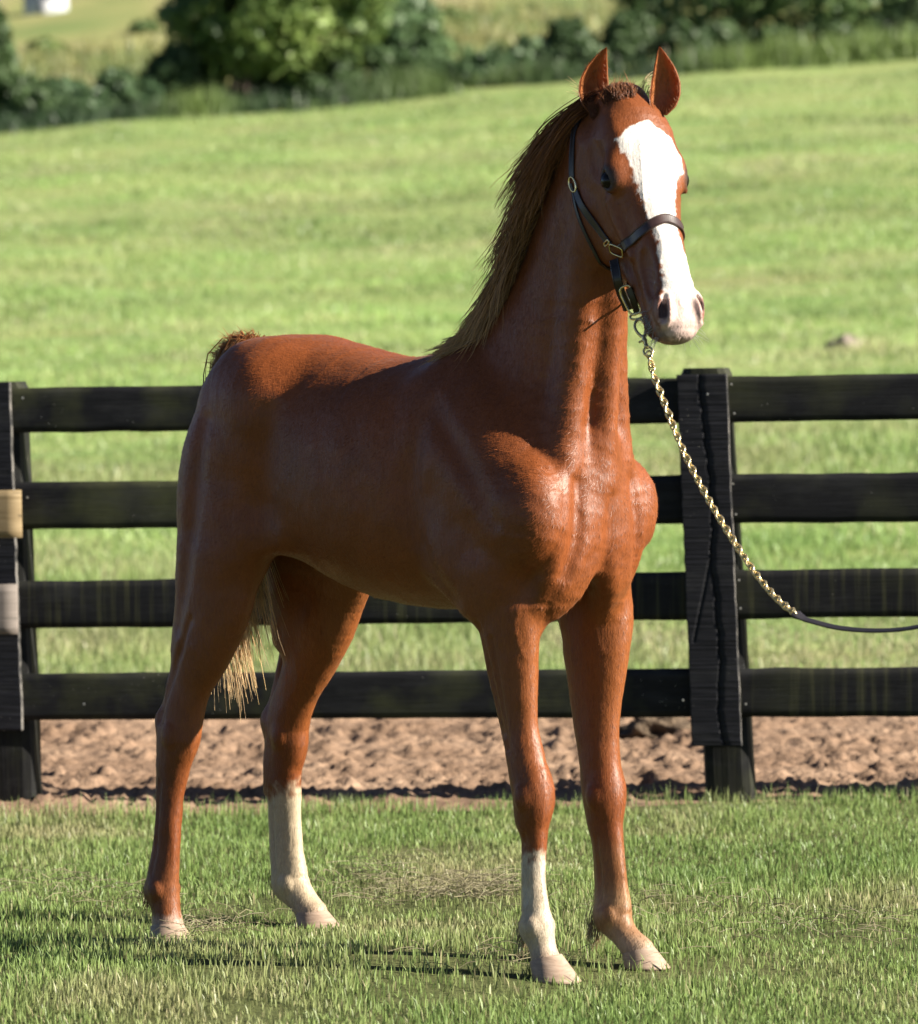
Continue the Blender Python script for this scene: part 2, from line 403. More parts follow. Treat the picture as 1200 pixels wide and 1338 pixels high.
V,F=tubes(np.stack([p0,mid,p0+d],1),np.full((n,3),.0009)); C=np.repeat(np.array([.34,.30,.19])*rng.uniform(.6,1.15,n)[:,None],9,0)
mk('dry_clippings',V,F,GRASS,col=C,kind='stuff')
# ---------------------------------------------------------------- black board fence
_v=ray(50,1060); fa=C_+_v*(13.99/_v[1]); _v=ray(988,1050); fb=C_+_v*(13.66/_v[1]); fdir=fb-fa; fdir[2]=0; fdir/=np.linalg.norm(fdir); fnor=np.array([fdir[1],-fdir[0],0])   # towards the camera
if fnor[1]>0: fnor=-fnor
fo=fa.copy(); fo[2]=0
def fpt(px,py,off=0):
    """pixel -> (distance along fence, height) on the plane `off` in front of the post faces"""
    vv=ray(px,py); t=((fo+fnor*off-C_)@fnor)/(vv@fnor); p=C_+vv*t; return (p-fo)@fdir,p[2]
def fw(u,z,off): 
    u=np.asarray(u,float); return fo+u[...,None]*fdir+np.asarray(z,float)[...,None]*np.array([0,0,1.])+np.asarray(off,float)[...,None]*fnor
def paint(name,base,moss,streak,saw,scale_dir='u'):
    s=NT(name); v=s.coords()
    # object axes: x along fence, z up
    g=s.noise(s.coords((2,2,60) if scale_dir=='u' else (60,2,2)),3,4,.6)
    c=s.ramp(g,[(.35,tuple(.7*b for b in base)),(.65,tuple(1.25*b for b in base))])
    if moss: c=s.mix(s.ramp(s.noise(v,2.6,4,.6),[(.48,(0,0,0)),(.70,(moss,moss,moss))]),c,(.045,.048,.021))
    if streak: c=s.mix(s.ramp(s.noise(s.coords((38,2,1.2)),1.0,3,.7),[(.50,(0,0,0)),(.70,(streak,streak,streak))]),c,(.05,.05,.024))
    fl=s.add('ShaderNodeTexVoronoi'); fl.inputs['Scale'].default_value=55; s.link(v,fl.inputs['Vector'])
    m=s.ramp(fl.outputs['Distance'],[(.05,(1,1,1)),(.10,(0,0,0))]); gate=s.ramp(s.noise(v,7,2,.5),[(.56,(0,0,0)),(.64,(.8,.8,.8))])
    c=s.mix(s.mix(1.0,m,gate,'MULTIPLY'),c,(.32,.31,.27))
    c=s.mix(s.ramp(s.noise(s.coords((3,3,9)),1.4,4,.65),[(.5,(0,0,0)),(.75,(.5,.5,.5))]),c,(.032,.032,.032)); nb=s.bump(g,.35,.004)
    if saw: 
        sn=s.noise(s.coords((1.5,1.5,95)),1.3,2,.6); nb=s.bump(sn,.75,.004,nb)
        c=s.mix(s.ramp(sn,[(.45,(0,0,0)),(.7,(.5,.5,.5))]),c,tuple(2.2*b for b in base))
    return s.fin(c,.6,.14,nb)
PB=(.0080,.0080,.0090)
M_RAIL=[paint('black_rail_paint',PB,.55,0,0),paint('mossy_rail_paint',PB,.95,0,0),paint('streaked_rail_paint',PB,.35,.75,0)]
M_FACE=paint('sawn_black_paint',(.0085,.0085,.0108),0,0,1); M_POST=paint('post_black_paint',(.0065,.0065,.0065),.45,.15,0,'z')
def wood(name,a,b):
    s=NT(name); g=s.noise(s.coords((3,3,45)),2.0,4,.65); c=s.ramp(g,[(.3,a),(.65,b)])
    kn=s.ramp(s.noise(s.coords((7,3,26)),1.2,2,.5),[(.66,(0,0,0)),(.74,(.8,.8,.8))]); c=s.mix(kn,c,tuple(.3*x for x in a)); return s.fin(c,.75,.25,s.bump(g,.3,.004))
M_TAN=wood('new_tan_board',(.13,.09,.043),(.21,.155,.085)); M_GREY=wood('new_grey_board',(.10,.085,.075),(.155,.13,.115))
fence=thing('board_fence','weathered black four-board fence running behind the young chestnut horse','fence',fo)
fence.rotation_euler=(0,0,math.atan2(fdir[1],fdir[0]))
def slab(name,u0,u1,z0l,z1l,z0r,z1r,off,th,mat,nu=40,nz=8,rough=.0025,crack=None,seed=0):
    """board from u0 to u1 whose bottom/top run from (z0l,z1l) to (z0r,z1r); front at off+th; local fence axes"""
    U,W=np.meshgrid(np.linspace(0,1,nu),np.linspace(0,1,nz),indexing='ij')
    zb=z0l+(z0r-z0l)*U; zt=z1l+(z1r-z1l)*U
    e=vnoise(np.column_stack([U.ravel()*(u1-u0)*9,np.full(U.size,seed*3.7)]),seed).reshape(U.shape)*rough
    zt=zt+e; zb=zb-e[::-1]*.8
    u=u0+(u1-u0)*U; z=zb+(zt-zb)*W
    if seed==99: pass
    d=.0012*fbm(np.column_stack([u.ravel()*5,z.ravel()*60]),2,seed).reshape(U.shape)
    if crack is not None: d=d+crack(u,z)
    rim=np.minimum(np.minimum(W,1-W)*nz,1); 
    fr=np.stack([u,-(off+th+d-.003*(1-rim)),z],-1).reshape(-1,3); bk=np.stack([u,-(off+0*u),z],-1).reshape(-1,3)
    n=nu*nz; Fq=grid(nu,nz); F=[Fq,Fq[:,::-1]+n]
    I=np.arange(n).reshape(nu,nz)
    for ed,fl in((I[:,0],0),(I[:,-1],1),(I[0,:],1),(I[-1,:],0)):
        q=np.stack([ed[:-1],ed[1:],ed[1:]+n,ed[:-1]+n],1); F.append(q[:,::-1] if not fl else q)
    return mk(name,np.vstack([fr,bk]),np.vstack(F)[:,::-1],mat,fence,smooth=False)
T=.026
u917,_=fpt(926,700,T); u15,_=fpt(6,700,T)
rails=[((507,566),(488,548)),((630,692),(617,682)),((760,822),(742,806)),((881,941),(872,936))]
zz=[]
for (tl,bl),(tr,br) in rails:
    zl=[fpt(25,p,T)[1] for p in(bl,tl)]; zr=[fpt(1200,p,T)[1] for p in(br,tr)]; zz.append((zl,zr))
uL=fpt(25,700,T)[0]; uR=fpt(1200,700,T)[0]
def zat(u,i,k): a=zz[i]; return a[0][k]+(a[1][k]-a[0][k])*(u-uL)/(uR-uL)
span=u917-u15
mats=[[1,1,2,1],[0,0,2,2]]
lab=None
for i in range(4):
    for j,(ua,ub) in enumerate(((u15,u917-.004),(u917+.004,u917+span),(u917+span+.006,u917+2*span))):
        slab('rail',ua,ub,zat(ua,i,0),zat(ua,i,1),zat(ub,i,0),zat(ub,i,1),0,T+(.002 if j%2 else 0),M_RAIL[mats[min(j,1)][i]],nu=70,seed=i*3+j)
    if i in(0,3): slab('rail',u15-span,u15-.006,zat(u15-span,i,0),zat(u15-span,i,1),zat(u15,i,0),zat(u15,i,1),0,T,M_RAIL[0],nu=50,seed=20+i)
# two new boards nailed over the left stake
for (pt,pb,pxe,mat,lb) in((640,702,28,M_TAN,'fresh tan replacement board'),(763,828,23,M_GREY,'pale grey replacement board')):
    ue,zt=fpt(pxe,pt,2*T+.03); _,zb=fpt(pxe,pb,2*T+.03)
    o=slab('rail',ue-span*.98,ue,zb-.01,zt-.01,zb,zt,2*T+.028,.024,mat,nu=50,seed=31); o['label']=lb
s=NT('worn_sunlit_edge'); n_=s.noise(s.coords((8,8,14)),1.5,3,.6); M_WORN_LIT=s.fin(s.ramp(n_,[(.40,(.012,.012,.012)),(.62,(.13,.12,.11))]),.7,.3)  # bare worn edge whose pale colour also stands in for the sunlit line
def stake(pxt,pyt,pxb,pyb,wpx,crackf,seed,wr=None):
    ut,zt=fpt(pxt,pyt,2*T); ub,zb=fpt(pxb,pyb,2*T); wd=wpx/411.
    nu,nz=46,220
    A,B=np.meshgrid(np.linspace(-.5,.5,nu),np.linspace(0,1,nz),indexing='ij')
    uc=ub+(ut-ub)*B; e=.0016*vnoise(np.column_stack([B.ravel()*40,np.sign(A.ravel())*5]),seed).reshape(A.shape)
    u=uc+A*wd+e*np.sign(A)*(np.abs(A)>.45); z=zb+(zt-zb)*B
    d=.0006*fbm(np.column_stack([A.ravel()*2,B.ravel()*150]),2,seed).reshape(A.shape)+crackf(A,B)
    fr=np.stack([u,-(T+.003+T+d),z],-1).reshape(-1,3); bk=np.stack([u,-(T+.003+0*u),z],-1).reshape(-1,3)
    n=nu*nz; Fq=grid(nu,nz); F=[Fq,Fq[:,::-1]+n]; I=np.arange(n).reshape(nu,nz)
    for ed,fl in((I[:,0],0),(I[:,-1],1),(I[0,:],1),(I[-1,:],0)):
        q=np.stack([ed[:-1],ed[1:],ed[1:]+n,ed[:-1]+n],1); F.append(q[:,::-1] if not fl else q)
    o=mk('stake_board',np.vstack([fr,bk]),np.vstack(F)[:,::-1],M_FACE,fence,smooth=False)
    o.data.materials.append(M_WORN_LIT); nf=len(o.data.polygons); c0=2*len(Fq)+0
    for p_ in o.data.polygons:
        if p_.index>=2*len(Fq):
            cc=p_.center; 
            if cc[0]>np.interp(cc[2],[zb,zt],[ub,ut])+wd*.47 and abs(p_.normal[2])<.6: p_.material_index=1
    return o
cy=np.array([0,.04,.10,.22,.40,.50,.56,.62,.75,.88,.93,1.0]); cx=np.array([.17,.12,.05,.14,.10,.02,.08,.10,.06,-.02,-.04,-.06])
def crackf(A,B):
    c=np.interp(B,cy,cx)+.022*vnoise(np.column_stack([B.ravel()*60,B.ravel()*0]),4).reshape(B.shape)
    g=np.exp(-((A-c)/.012)**2); vis=.5+.5*(vnoise(np.column_stack([B.ravel()*9,B.ravel()*0]),9).reshape(B.shape)>-.5)
    c2=np.interp(B,[.28,.42,.5],[-.38,-.12,.02]); g2=np.exp(-((A-c2)/.016)**2)*((B>.28)&(B<.5))
    return -.012*g*vis-.006*g2+.003*np.clip((A-c)*8,0,1)
def nocrack(A,B): return -.004*np.exp(-((A+.1-.05*np.sin(B*9))/.02)**2)
stake(917,489,937,975,64,crackf,3)
stake(-20,500,-3,955,66,nocrack,5)
for k in(1,-1):
    pass
def post(pxt,pyt,pxb,pyb,w,seed,shape=0):
    (ut,zt),(ub,zb)=fpt(pxt,pyt,-.02),fpt(pxb,pyb,-.02)
    m,nz=24,60; an=np.linspace(0,2*math.pi,m,endpoint=False); V=[]
    zs=np.concatenate([np.linspace(-.35,zt-.02,nz),[zt-.006,zt]])
    for z in zs:
        u=ub+(ut-ub)*(z-zb)/(zt-zb); top=max(0,(z-(zt-.02))/.02); r=w/2*(1-.12*top)
        e=5.0; c,sn=np.cos(an),np.sin(an); rr=1/(np.abs(c)**e+np.abs(sn)**e)**(1/e)
        rr=rr*(1+.025*vnoise(np.column_stack([np.cos(an)*3+seed,np.full(m,z*7)]),seed))
        V.append(np.stack([u+r*rr*c,.075+.075*rr*sn,np.full(m,z)],-1))
    V=np.vstack(V); n=len(zs); idx=np.arange(n*m).reshape(n,m); a=idx[:-1];b=np.roll(idx,-1,1)[:-1];c=np.roll(idx,-1,1)[1:];d=idx[1:]
    F=[tuple(map(int,q)) for q in np.stack([a,b,c,d],-1).reshape(-1,4)]; F.append(tuple(int(i) for i in idx[-1]))
    return mk('fence_post',V,F,M_POST,fence,smooth=False)
post(921,481,955,1056,64/411.,1)
post(-4,499,16,1072,66/411.,2)
for k,base in((1,(921,481,955,1056)),):
    du=span
    (ut,zt)=fpt(921,481,-.02); 
# the next posts and stakes along, outside the frame
for k,seed in((2,3),):
    for nm in('fence_post','stake_board'):
        src=[o for o in fence.children if o.name.startswith(nm)][0]; c=src.copy(); COL.objects.link(c); c.parent=fence; c.location=(span,0,0)
        c=src.copy(); COL.objects.link(c); c.parent=fence; c.location=(-2*span,0,0)
# knots / nail heads
sn=NT('galvanised_nail').fin((.45,.43,.40),.45,.5,metal=.6)
an=np.linspace(0,2*math.pi,8,endpoint=False)
for px,py,o_ in((956,502,T),(960,540,T),(958,632,T),(962,672,T),(966,758,T),(968,795,T),(975,920,T),(893,915,2*T+.004),(925,515,2*T+.004),(30,520,T),(36,650,T),(110,920,T)):
    u,z=fpt(px,py,o_); V=[(u,-(o_+.005),z)]+[(u+.0035*math.cos(t),-(o_+.004),z+.0035*math.sin(t)) for t in an]
    F=[(0,1+i,1+(i+1)%8) for i in range(8)]; mk('nail_head',V,F,sn,fence)
# ---------------------------------------------------------------- trees, hedge shrubs and weeds along the top of the meadow
LEAF=leafy('tree_leaf',.5,.3,.3)
BARK=NT('bark'); _g=BARK.noise(BARK.coords((6,6,1.5)),3,4,.6); M_BARK=BARK.fin(BARK.ramp(_g,[(.3,(.035,.026,.02)),(.7,(.10,.078,.06))]),.9,.2,BARK.bump(_g,.8,.03))
def leaves(blobs,n,size,pal,shell=.55,seed=0):
    r=np.random.default_rng(seed); B=np.array(blobs,float); vol=B[:,3]*B[:,4]*B[:,5]; pick=r.choice(len(B),n,p=vol**.75/(vol**.75).sum())
    d=r.normal(size=(n,3)); d/=np.linalg.norm(d,axis=1)[:,None]; rad=shell+(1-shell)*r.random(n)**.6
    rad*=1+.28*fbm(d*2.2+pick[:,None]*3.1,2,seed)
    P=B[pick,:3]+d*B[pick,3:6]*rad[:,None]
    cl=fbm(P*1.4,2,seed+3); keep=cl>-.45; P=P[keep]; d=d[keep]; cl=cl[keep]; n=len(P)
    a=r.normal(size=(n,3)); a/=np.linalg.norm(a,axis=1)[:,None]; nn=d+.8*r.normal(size=(n,3)); nn/=np.linalg.norm(nn,axis=1)[:,None]
    t=np.cross(nn,a); t/=np.linalg.norm(t,axis=1)[:,None]; b=np.cross(nn,t); sz=size*r.uniform(.6,1.3,n)[:,None]
    V=np.stack([P-t*sz,P-b*sz*.55+nn*sz*.12,P+t*sz,P+b*sz*.55+nn*sz*.12],1).reshape(-1,3)
    F=np.arange(4*n).reshape(n,4); k=np.clip(.5+.5*fbm(P*.9,2,seed+7)+r.normal(0,.2,n),0,1)[:,None]
    C=np.array(pal[0])*(1-k)+np.array(pal[1])*k
    return V,F,np.repeat(C,4,0)
DARKG=((.032,.058,.024),(.07,.115,.042)); BLUEG=((.05,.092,.042),(.105,.165,.065)); LITG=((.09,.14,.04),(.19,.25,.08)); MIDG=((.05,.095,.03),(.11,.17,.055))
def at_(px,py,d): return atd(px,py,d)
def plant(name,label,cat,px,d,blobs_px,n,size,pal,group,trunk=None,seed=0,part='foliage'):
    """blobs_px: (px, py, half-width px, half-height px, depth m)"""
    S=FPX/d; x=at_(px,300,d)[0]; base=np.array([x,d,float(gz(np.array([x]),np.array([d]))[0])]); o=thing(name,label,cat,base,group)
    bl=[]
    for bx,by,hw,hh,dy in blobs_px:
        c=at_(bx,by,d); bl.append((c[0],d+dy*.3,c[2],hw/S,hw/S*.8+.25,hh/S))
    V,F,C=leaves(bl,n,size,pal,seed=seed); mk(part,V,F,LEAF,o,base,col=C,smooth=False)
    top=max(bl,key=lambda b:b[2])
    tr=[]
    for k,(tx,r0) in enumerate(trunk or [(px,.05)]):
        b=at_(tx,300,d); p0=np.array([b[0],d,base[2]-.15]); p1=np.array([top[0]+(b[0]-top[0])*.5,d,base[2]+(top[2]-base[2])*.8])
        m=p0*.5+p1*.5+np.array([.12*(k-.5),0,.1]); tr.append(wire(catmull([p0,m,p1],9),np.linspace(r0,r0*.35,9),8))
        for q in range(4):
            f=.35+.15*q; s0=p0*(1-f)+p1*f; a=rng.uniform(0,6.28); e=s0+np.array([math.cos(a),math.sin(a)*.6,.55])*(.35+.5*rng.random())*(top[3]*.7)
            tr.append(wire(catmull([s0,(s0+e)/2+np.array([0,0,.08]),e],6),np.linspace(r0*.4,r0*.12,6),6))
    V,F=join(tr); mk('trunk' if cat=='tree' else 'stem',V,F,M_BARK,o,base)
    return o
plant('leafy_tree','broad leafy green tree at the meadow edge, its sunlit crown cut by the photo top','tree',306,101,[(340,20,110,62,0),(420,30,80,55,1),(270,25,60,50,-1),(350,-40,140,60,0),(450,-20,70,50,0),(300,70,60,34,1),(380,76,50,26,0)],15000,.13,((.05,.095,.028),(.19,.26,.07)),'trees at the top of the meadow',[(306,.13),(318,.09)],1,'crown')
plant('leafy_tree','dark blue-green tree right behind the broad sunlit tree','tree',520,106,[(520,40,55,60,0),(500,-20,60,60,1),(548,75,45,40,0)],7000,.13,BLUEG,'trees at the top of the meadow',[(520,.10)],2,'crown')
plant('leafy_tree','dark tree at the left edge of the meadow hedge','tree',-14,99,[(-18,80,34,70,0),(-45,40,50,80,0)],5000,.13,DARKG,'trees at the top of the meadow',[(-14,.1)],3,'crown')
plant('leafy_tree','spreading tree at upper right with thin branches over pinkish earth','tree',965,108,[(930,10,90,40,0),(1040,0,95,45,1),(1130,15,80,50,-1),(980,-40,140,50,0),(900,50,40,28,0),(1070,45,50,22,0)],8000,.12,MIDG,'trees at the top of the meadow',[(965,.10),(990,.07)],4,'crown')
plant('leafy_tree','slim tree standing behind the horse ears','tree',836,112,[(842,10,30,30,0),(838,-30,50,40,0)],1500,.11,MIDG,'trees at the top of the meadow',[(836,.07)],5,'crown')
HS='shrubs in the hedge row'
hedge=[(40,99,[(40,140,46,36,0),(20,118,30,22,0)],3600,DARKG,'dark low shrub at the left end of the hedge row'),
 (105,99.5,[(105,140,44,32,0),(80,125,30,22,0)],3000,BLUEG,'blue-green low shrub second from the left in the hedge row'),
 (165,100,[(165,128,44,36,0),(150,108,26,20,0)],3000,BLUEG,'blue-green shrub with a pale ragged top left of the broad tree'),
 (225,100.5,[(222,112,40,42,0),(235,85,30,28,0)],3200,DARKG,'dark shrub against the left side of the broad tree'),
 (262,101.5,[(262,108,36,38,0)],2600,DARKG,'dark shrub directly under the broad tree crown'),
 (350,102.5,[(352,112,44,30,0),(340,92,36,22,0)],3200,DARKG,'dark shrub right of the broad tree trunk'),
 (415,102,[(415,108,46,34,0),(430,86,40,26,0)],3400,DARKG,'deep dark shrub in the shade between the two big trees'),
 (480,103,[(480,100,46,38,0)],3200,DARKG,'dark shrub below the blue-green tree'),
 (545,103,[(548,98,46,34,0)],3000,BLUEG,'blue-green shrub right of the dark tree foot'),
 (610,103,[(612,102,50,26,0),(630,82,30,20,0)],3000,BLUEG,'low blue-green shrub in the hedge middle, lit on its top'),
 (680,104,[(682,92,50,34,0),(700,70,34,24,0)],3200,BLUEG,'blue-green shrub left of the horse ears'),
 (745,104,[(748,82,46,40,0),(742,50,30,26,0)],3400,DARKG,'dark shrub just left of the horse head'),
 (815,105,[(818,70,46,40,0),(822,42,34,26,0)],3400,DARKG,'dark shrub between and behind the horse ears'),
 (885,105,[(888,66,46,34,0)],3000,DARKG,'dark shrub right of the horse ears'),
 (950,106,[(952,68,48,30,0),(940,44,26,18,0)],3000,DARKG,'dark shrub under the spreading tree'),
 (1020,106,[(1022,66,48,30,0)],3000,DARKG,'darkest shrub in deep shade below the spreading tree branches'),
 (1090,106.5,[(1092,62,48,30,0)],3000,DARKG,'dark shrub second from the right end of the hedge row'),
 (1160,107,[(1165,50,52,40,0),(1185,20,40,40,0)],3600,DARKG,'tall dark shrub at the right end of the hedge row'),
 (1240,107,[(1240,50,50,50,0)],2600,DARKG,'dark shrub beyond the right end of the hedge row')]
for i,(px,d,bl,n,pal,lb) in enumerate(hedge): plant('hedge_shrub',lb,'shrub',px,d,bl,n,.10,pal,HS,None,20+i)
# unmown weeds along the hedge foot
n=26000; px=rng.uniform(-120,1340,n); d=100-1.6+rng.normal(0,.9,n)+(px/1200)*6.2; x=d/FPX*(px-600)
P=np.column_stack([x,d]); c=fbm(P*.9,3,91)
keep=(c>-.3)|(px>880); x,d,px,c=x[keep],d[keep],px[keep],c[keep]; n=len(x)
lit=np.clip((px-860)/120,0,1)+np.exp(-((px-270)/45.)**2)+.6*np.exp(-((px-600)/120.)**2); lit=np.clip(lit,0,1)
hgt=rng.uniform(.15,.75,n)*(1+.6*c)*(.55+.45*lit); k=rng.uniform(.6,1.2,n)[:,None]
ct=(np.array([.04,.075,.032])*(1-lit[:,None])+np.array([.17,.24,.07])*lit[:,None])*k  # sunlit stretches of the hedge foot painted as brighter weed colour
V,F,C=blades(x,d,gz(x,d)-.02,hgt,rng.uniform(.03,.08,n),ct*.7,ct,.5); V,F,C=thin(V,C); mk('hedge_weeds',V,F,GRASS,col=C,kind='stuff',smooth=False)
n=30000; px=rng.uniform(-150,1350,n); d=103+rng.random(n)**.8*45; x=d/FPX*(px-600); c=fbm(np.column_stack([x,d])*.35,3,95); k=rng.uniform(.6,1.25,n)[:,None]; gd=np.clip(.5+c,0,1)[:,None]
ct=(np.array([.12,.19,.055])*(1-gd)+np.array([.30,.29,.12])*gd)*k
V,F,C=blades(x,d,gz(x,d)-.02,rng.uniform(.15,.6,n)*(1+.8*c),rng.uniform(.04,.12,n),ct*.8,ct,.5); V,F,C=thin(V,C); mk('far_field_weeds',V,F,GRASS,col=C,kind='stuff',smooth=False)
# scrub on the far field
far=[(60,150,70,30,LITG,'yellow-green scrub clump far left beyond the hedge'),(190,160,40,22,MIDG,'small scrub clump beyond the hedge left of the broad tree'),(640,165,10,24,MIDG,'small far bush above the hedge middle'),(720,150,24,20,LITG,'pale far bush left of the horse ears'),(590,140,30,30,LITG,'sunlit far bush right of the blue-green tree'),(1010,150,20,26,MIDG,'far bush behind the spreading tree')]
for i,(px,d,py,hw,pal,lb) in enumerate(far): plant('far_bush',lb,'bush',px,d,[(px,py,hw,hw*.55,0),(px+hw*.6,py+4,hw*.6,hw*.4,0)],1800,.16,pal,'bushes beyond the hedge',None,60+i)
# small pale shed far up the second field
p=at_(60,8,190); zb=float(gz(np.array([p[0]]),np.array([190.]))[0]); base=np.array([p[0],190.,zb]); shed=thing('shed','small pale shed far off at the upper left corner','shed',base)
def boxv(a,b): 
    V=np.array([[x,y,z] for x in(a[0],b[0]) for y in(a[1],b[1]) for z in(a[2],b[2])],float); return V,np.array([[0,1,3,2],[4,6,7,5],[0,4,5,1],[2,3,7,6],[0,2,6,4],[1,5,7,3]])
V,F=boxv((-.9,-.8,-.6),(.9,.8,.85)); mk('wall',V,F,NT('pale_siding').fin((.36,.38,.40),.7),shed,smooth=False)
V=np.array([[-1.05,-1,.85],[1.05,-1,.85],[1.05,1,.85],[-1.05,1,.85],[-1.05,0,1.35],[1.05,0,1.35]]); mk('roof',V,[(0,1,5,4),(2,3,4,5),(0,4,3),(1,2,5),(0,3,2,1)],NT('grey_roof').fin((.35,.36,.38),.7),shed,smooth=False)
V,F=boxv((-.25,-.83,-.6),(.25,-.79,.5)); mk('door',V,F,NT('shed_door').fin((.25,.25,.26),.7),shed,smooth=False)
# lumps lying on the ground
def lump(name,label,cat,px,py,rx,rz,mat,seed,zf,col=None):
    g=ground(px,py)
    for _ in range(40):
        z=float(zf(np.array([g[0]]),np.array([g[1]]))[0]); v_=ray(px,py); t=(z-CAMZ)/v_[2] if abs(z-CAMZ)>.2 and (z-CAMZ)/v_[2]>0 else None
        break
    if zf is gz:
        ts=np.linspace(15,110,4000); R=C_+ray(px,py)[None]*ts[:,None]; dz=R[:,2]-gz(R[:,0],R[:,1]); i=np.argmax(dz<0); g=R[i]
    g=np.array([g[0],g[1],float(zf(np.array([g[0]]),np.array([g[1]]))[0])])
    m,k=40,20; th,ph=np.meshgrid(np.linspace(0,2*math.pi,m,endpoint=False),np.linspace(0,math.pi*.55,k),indexing='ij')
    D=np.stack([np.cos(th)*np.sin(ph),np.sin(th)*np.sin(ph),np.cos(ph)],-1).reshape(-1,3)
    r=1+.5*fbm(D*2.6+seed,4,seed)
    V=D*r[:,None]*np.array([rx,rx*.8,rz])-np.array([0,0,rz*.1]); idx=np.arange(m*k).reshape(m,k); a=idx[:,:-1];b=idx[:,1:];c=np.roll(idx,-1,0)[:,1:];d=np.roll(idx,-1,0)[:,:-1]
    o=mk(name,V+g,np.stack([a,b,c,d],-1).reshape(-1,4),mat,None,g); return tag(o,label,cat)
s=NT('dark_muck'); n_=s.noise(s.coords(),30,4,.7); lump('dirt_mound','dark crumbly mound of muck on the dirt just left of the right fence post','mound',858,966,.13,.075,s.fin(s.ramp(n_,[(.3,(.05,.036,.026)),(.7,(.13,.095,.065))]),.95,.1,s.bump(n_,1,.02)),3,lambda x,y:gz(x,y)+.02)
s=NT('grey_stone'); n_=s.noise(s.coords(),20,4,.7); lump('field_stone','low grey-brown stone lying in the meadow grass right of the horse muzzle','stone',1104,452,.16,.10,s.fin(s.ramp(n_,[(.3,(.12,.10,.085)),(.7,(.24,.20,.17))]),.9,.2,s.bump(n_,.6,.02)),8,gz)
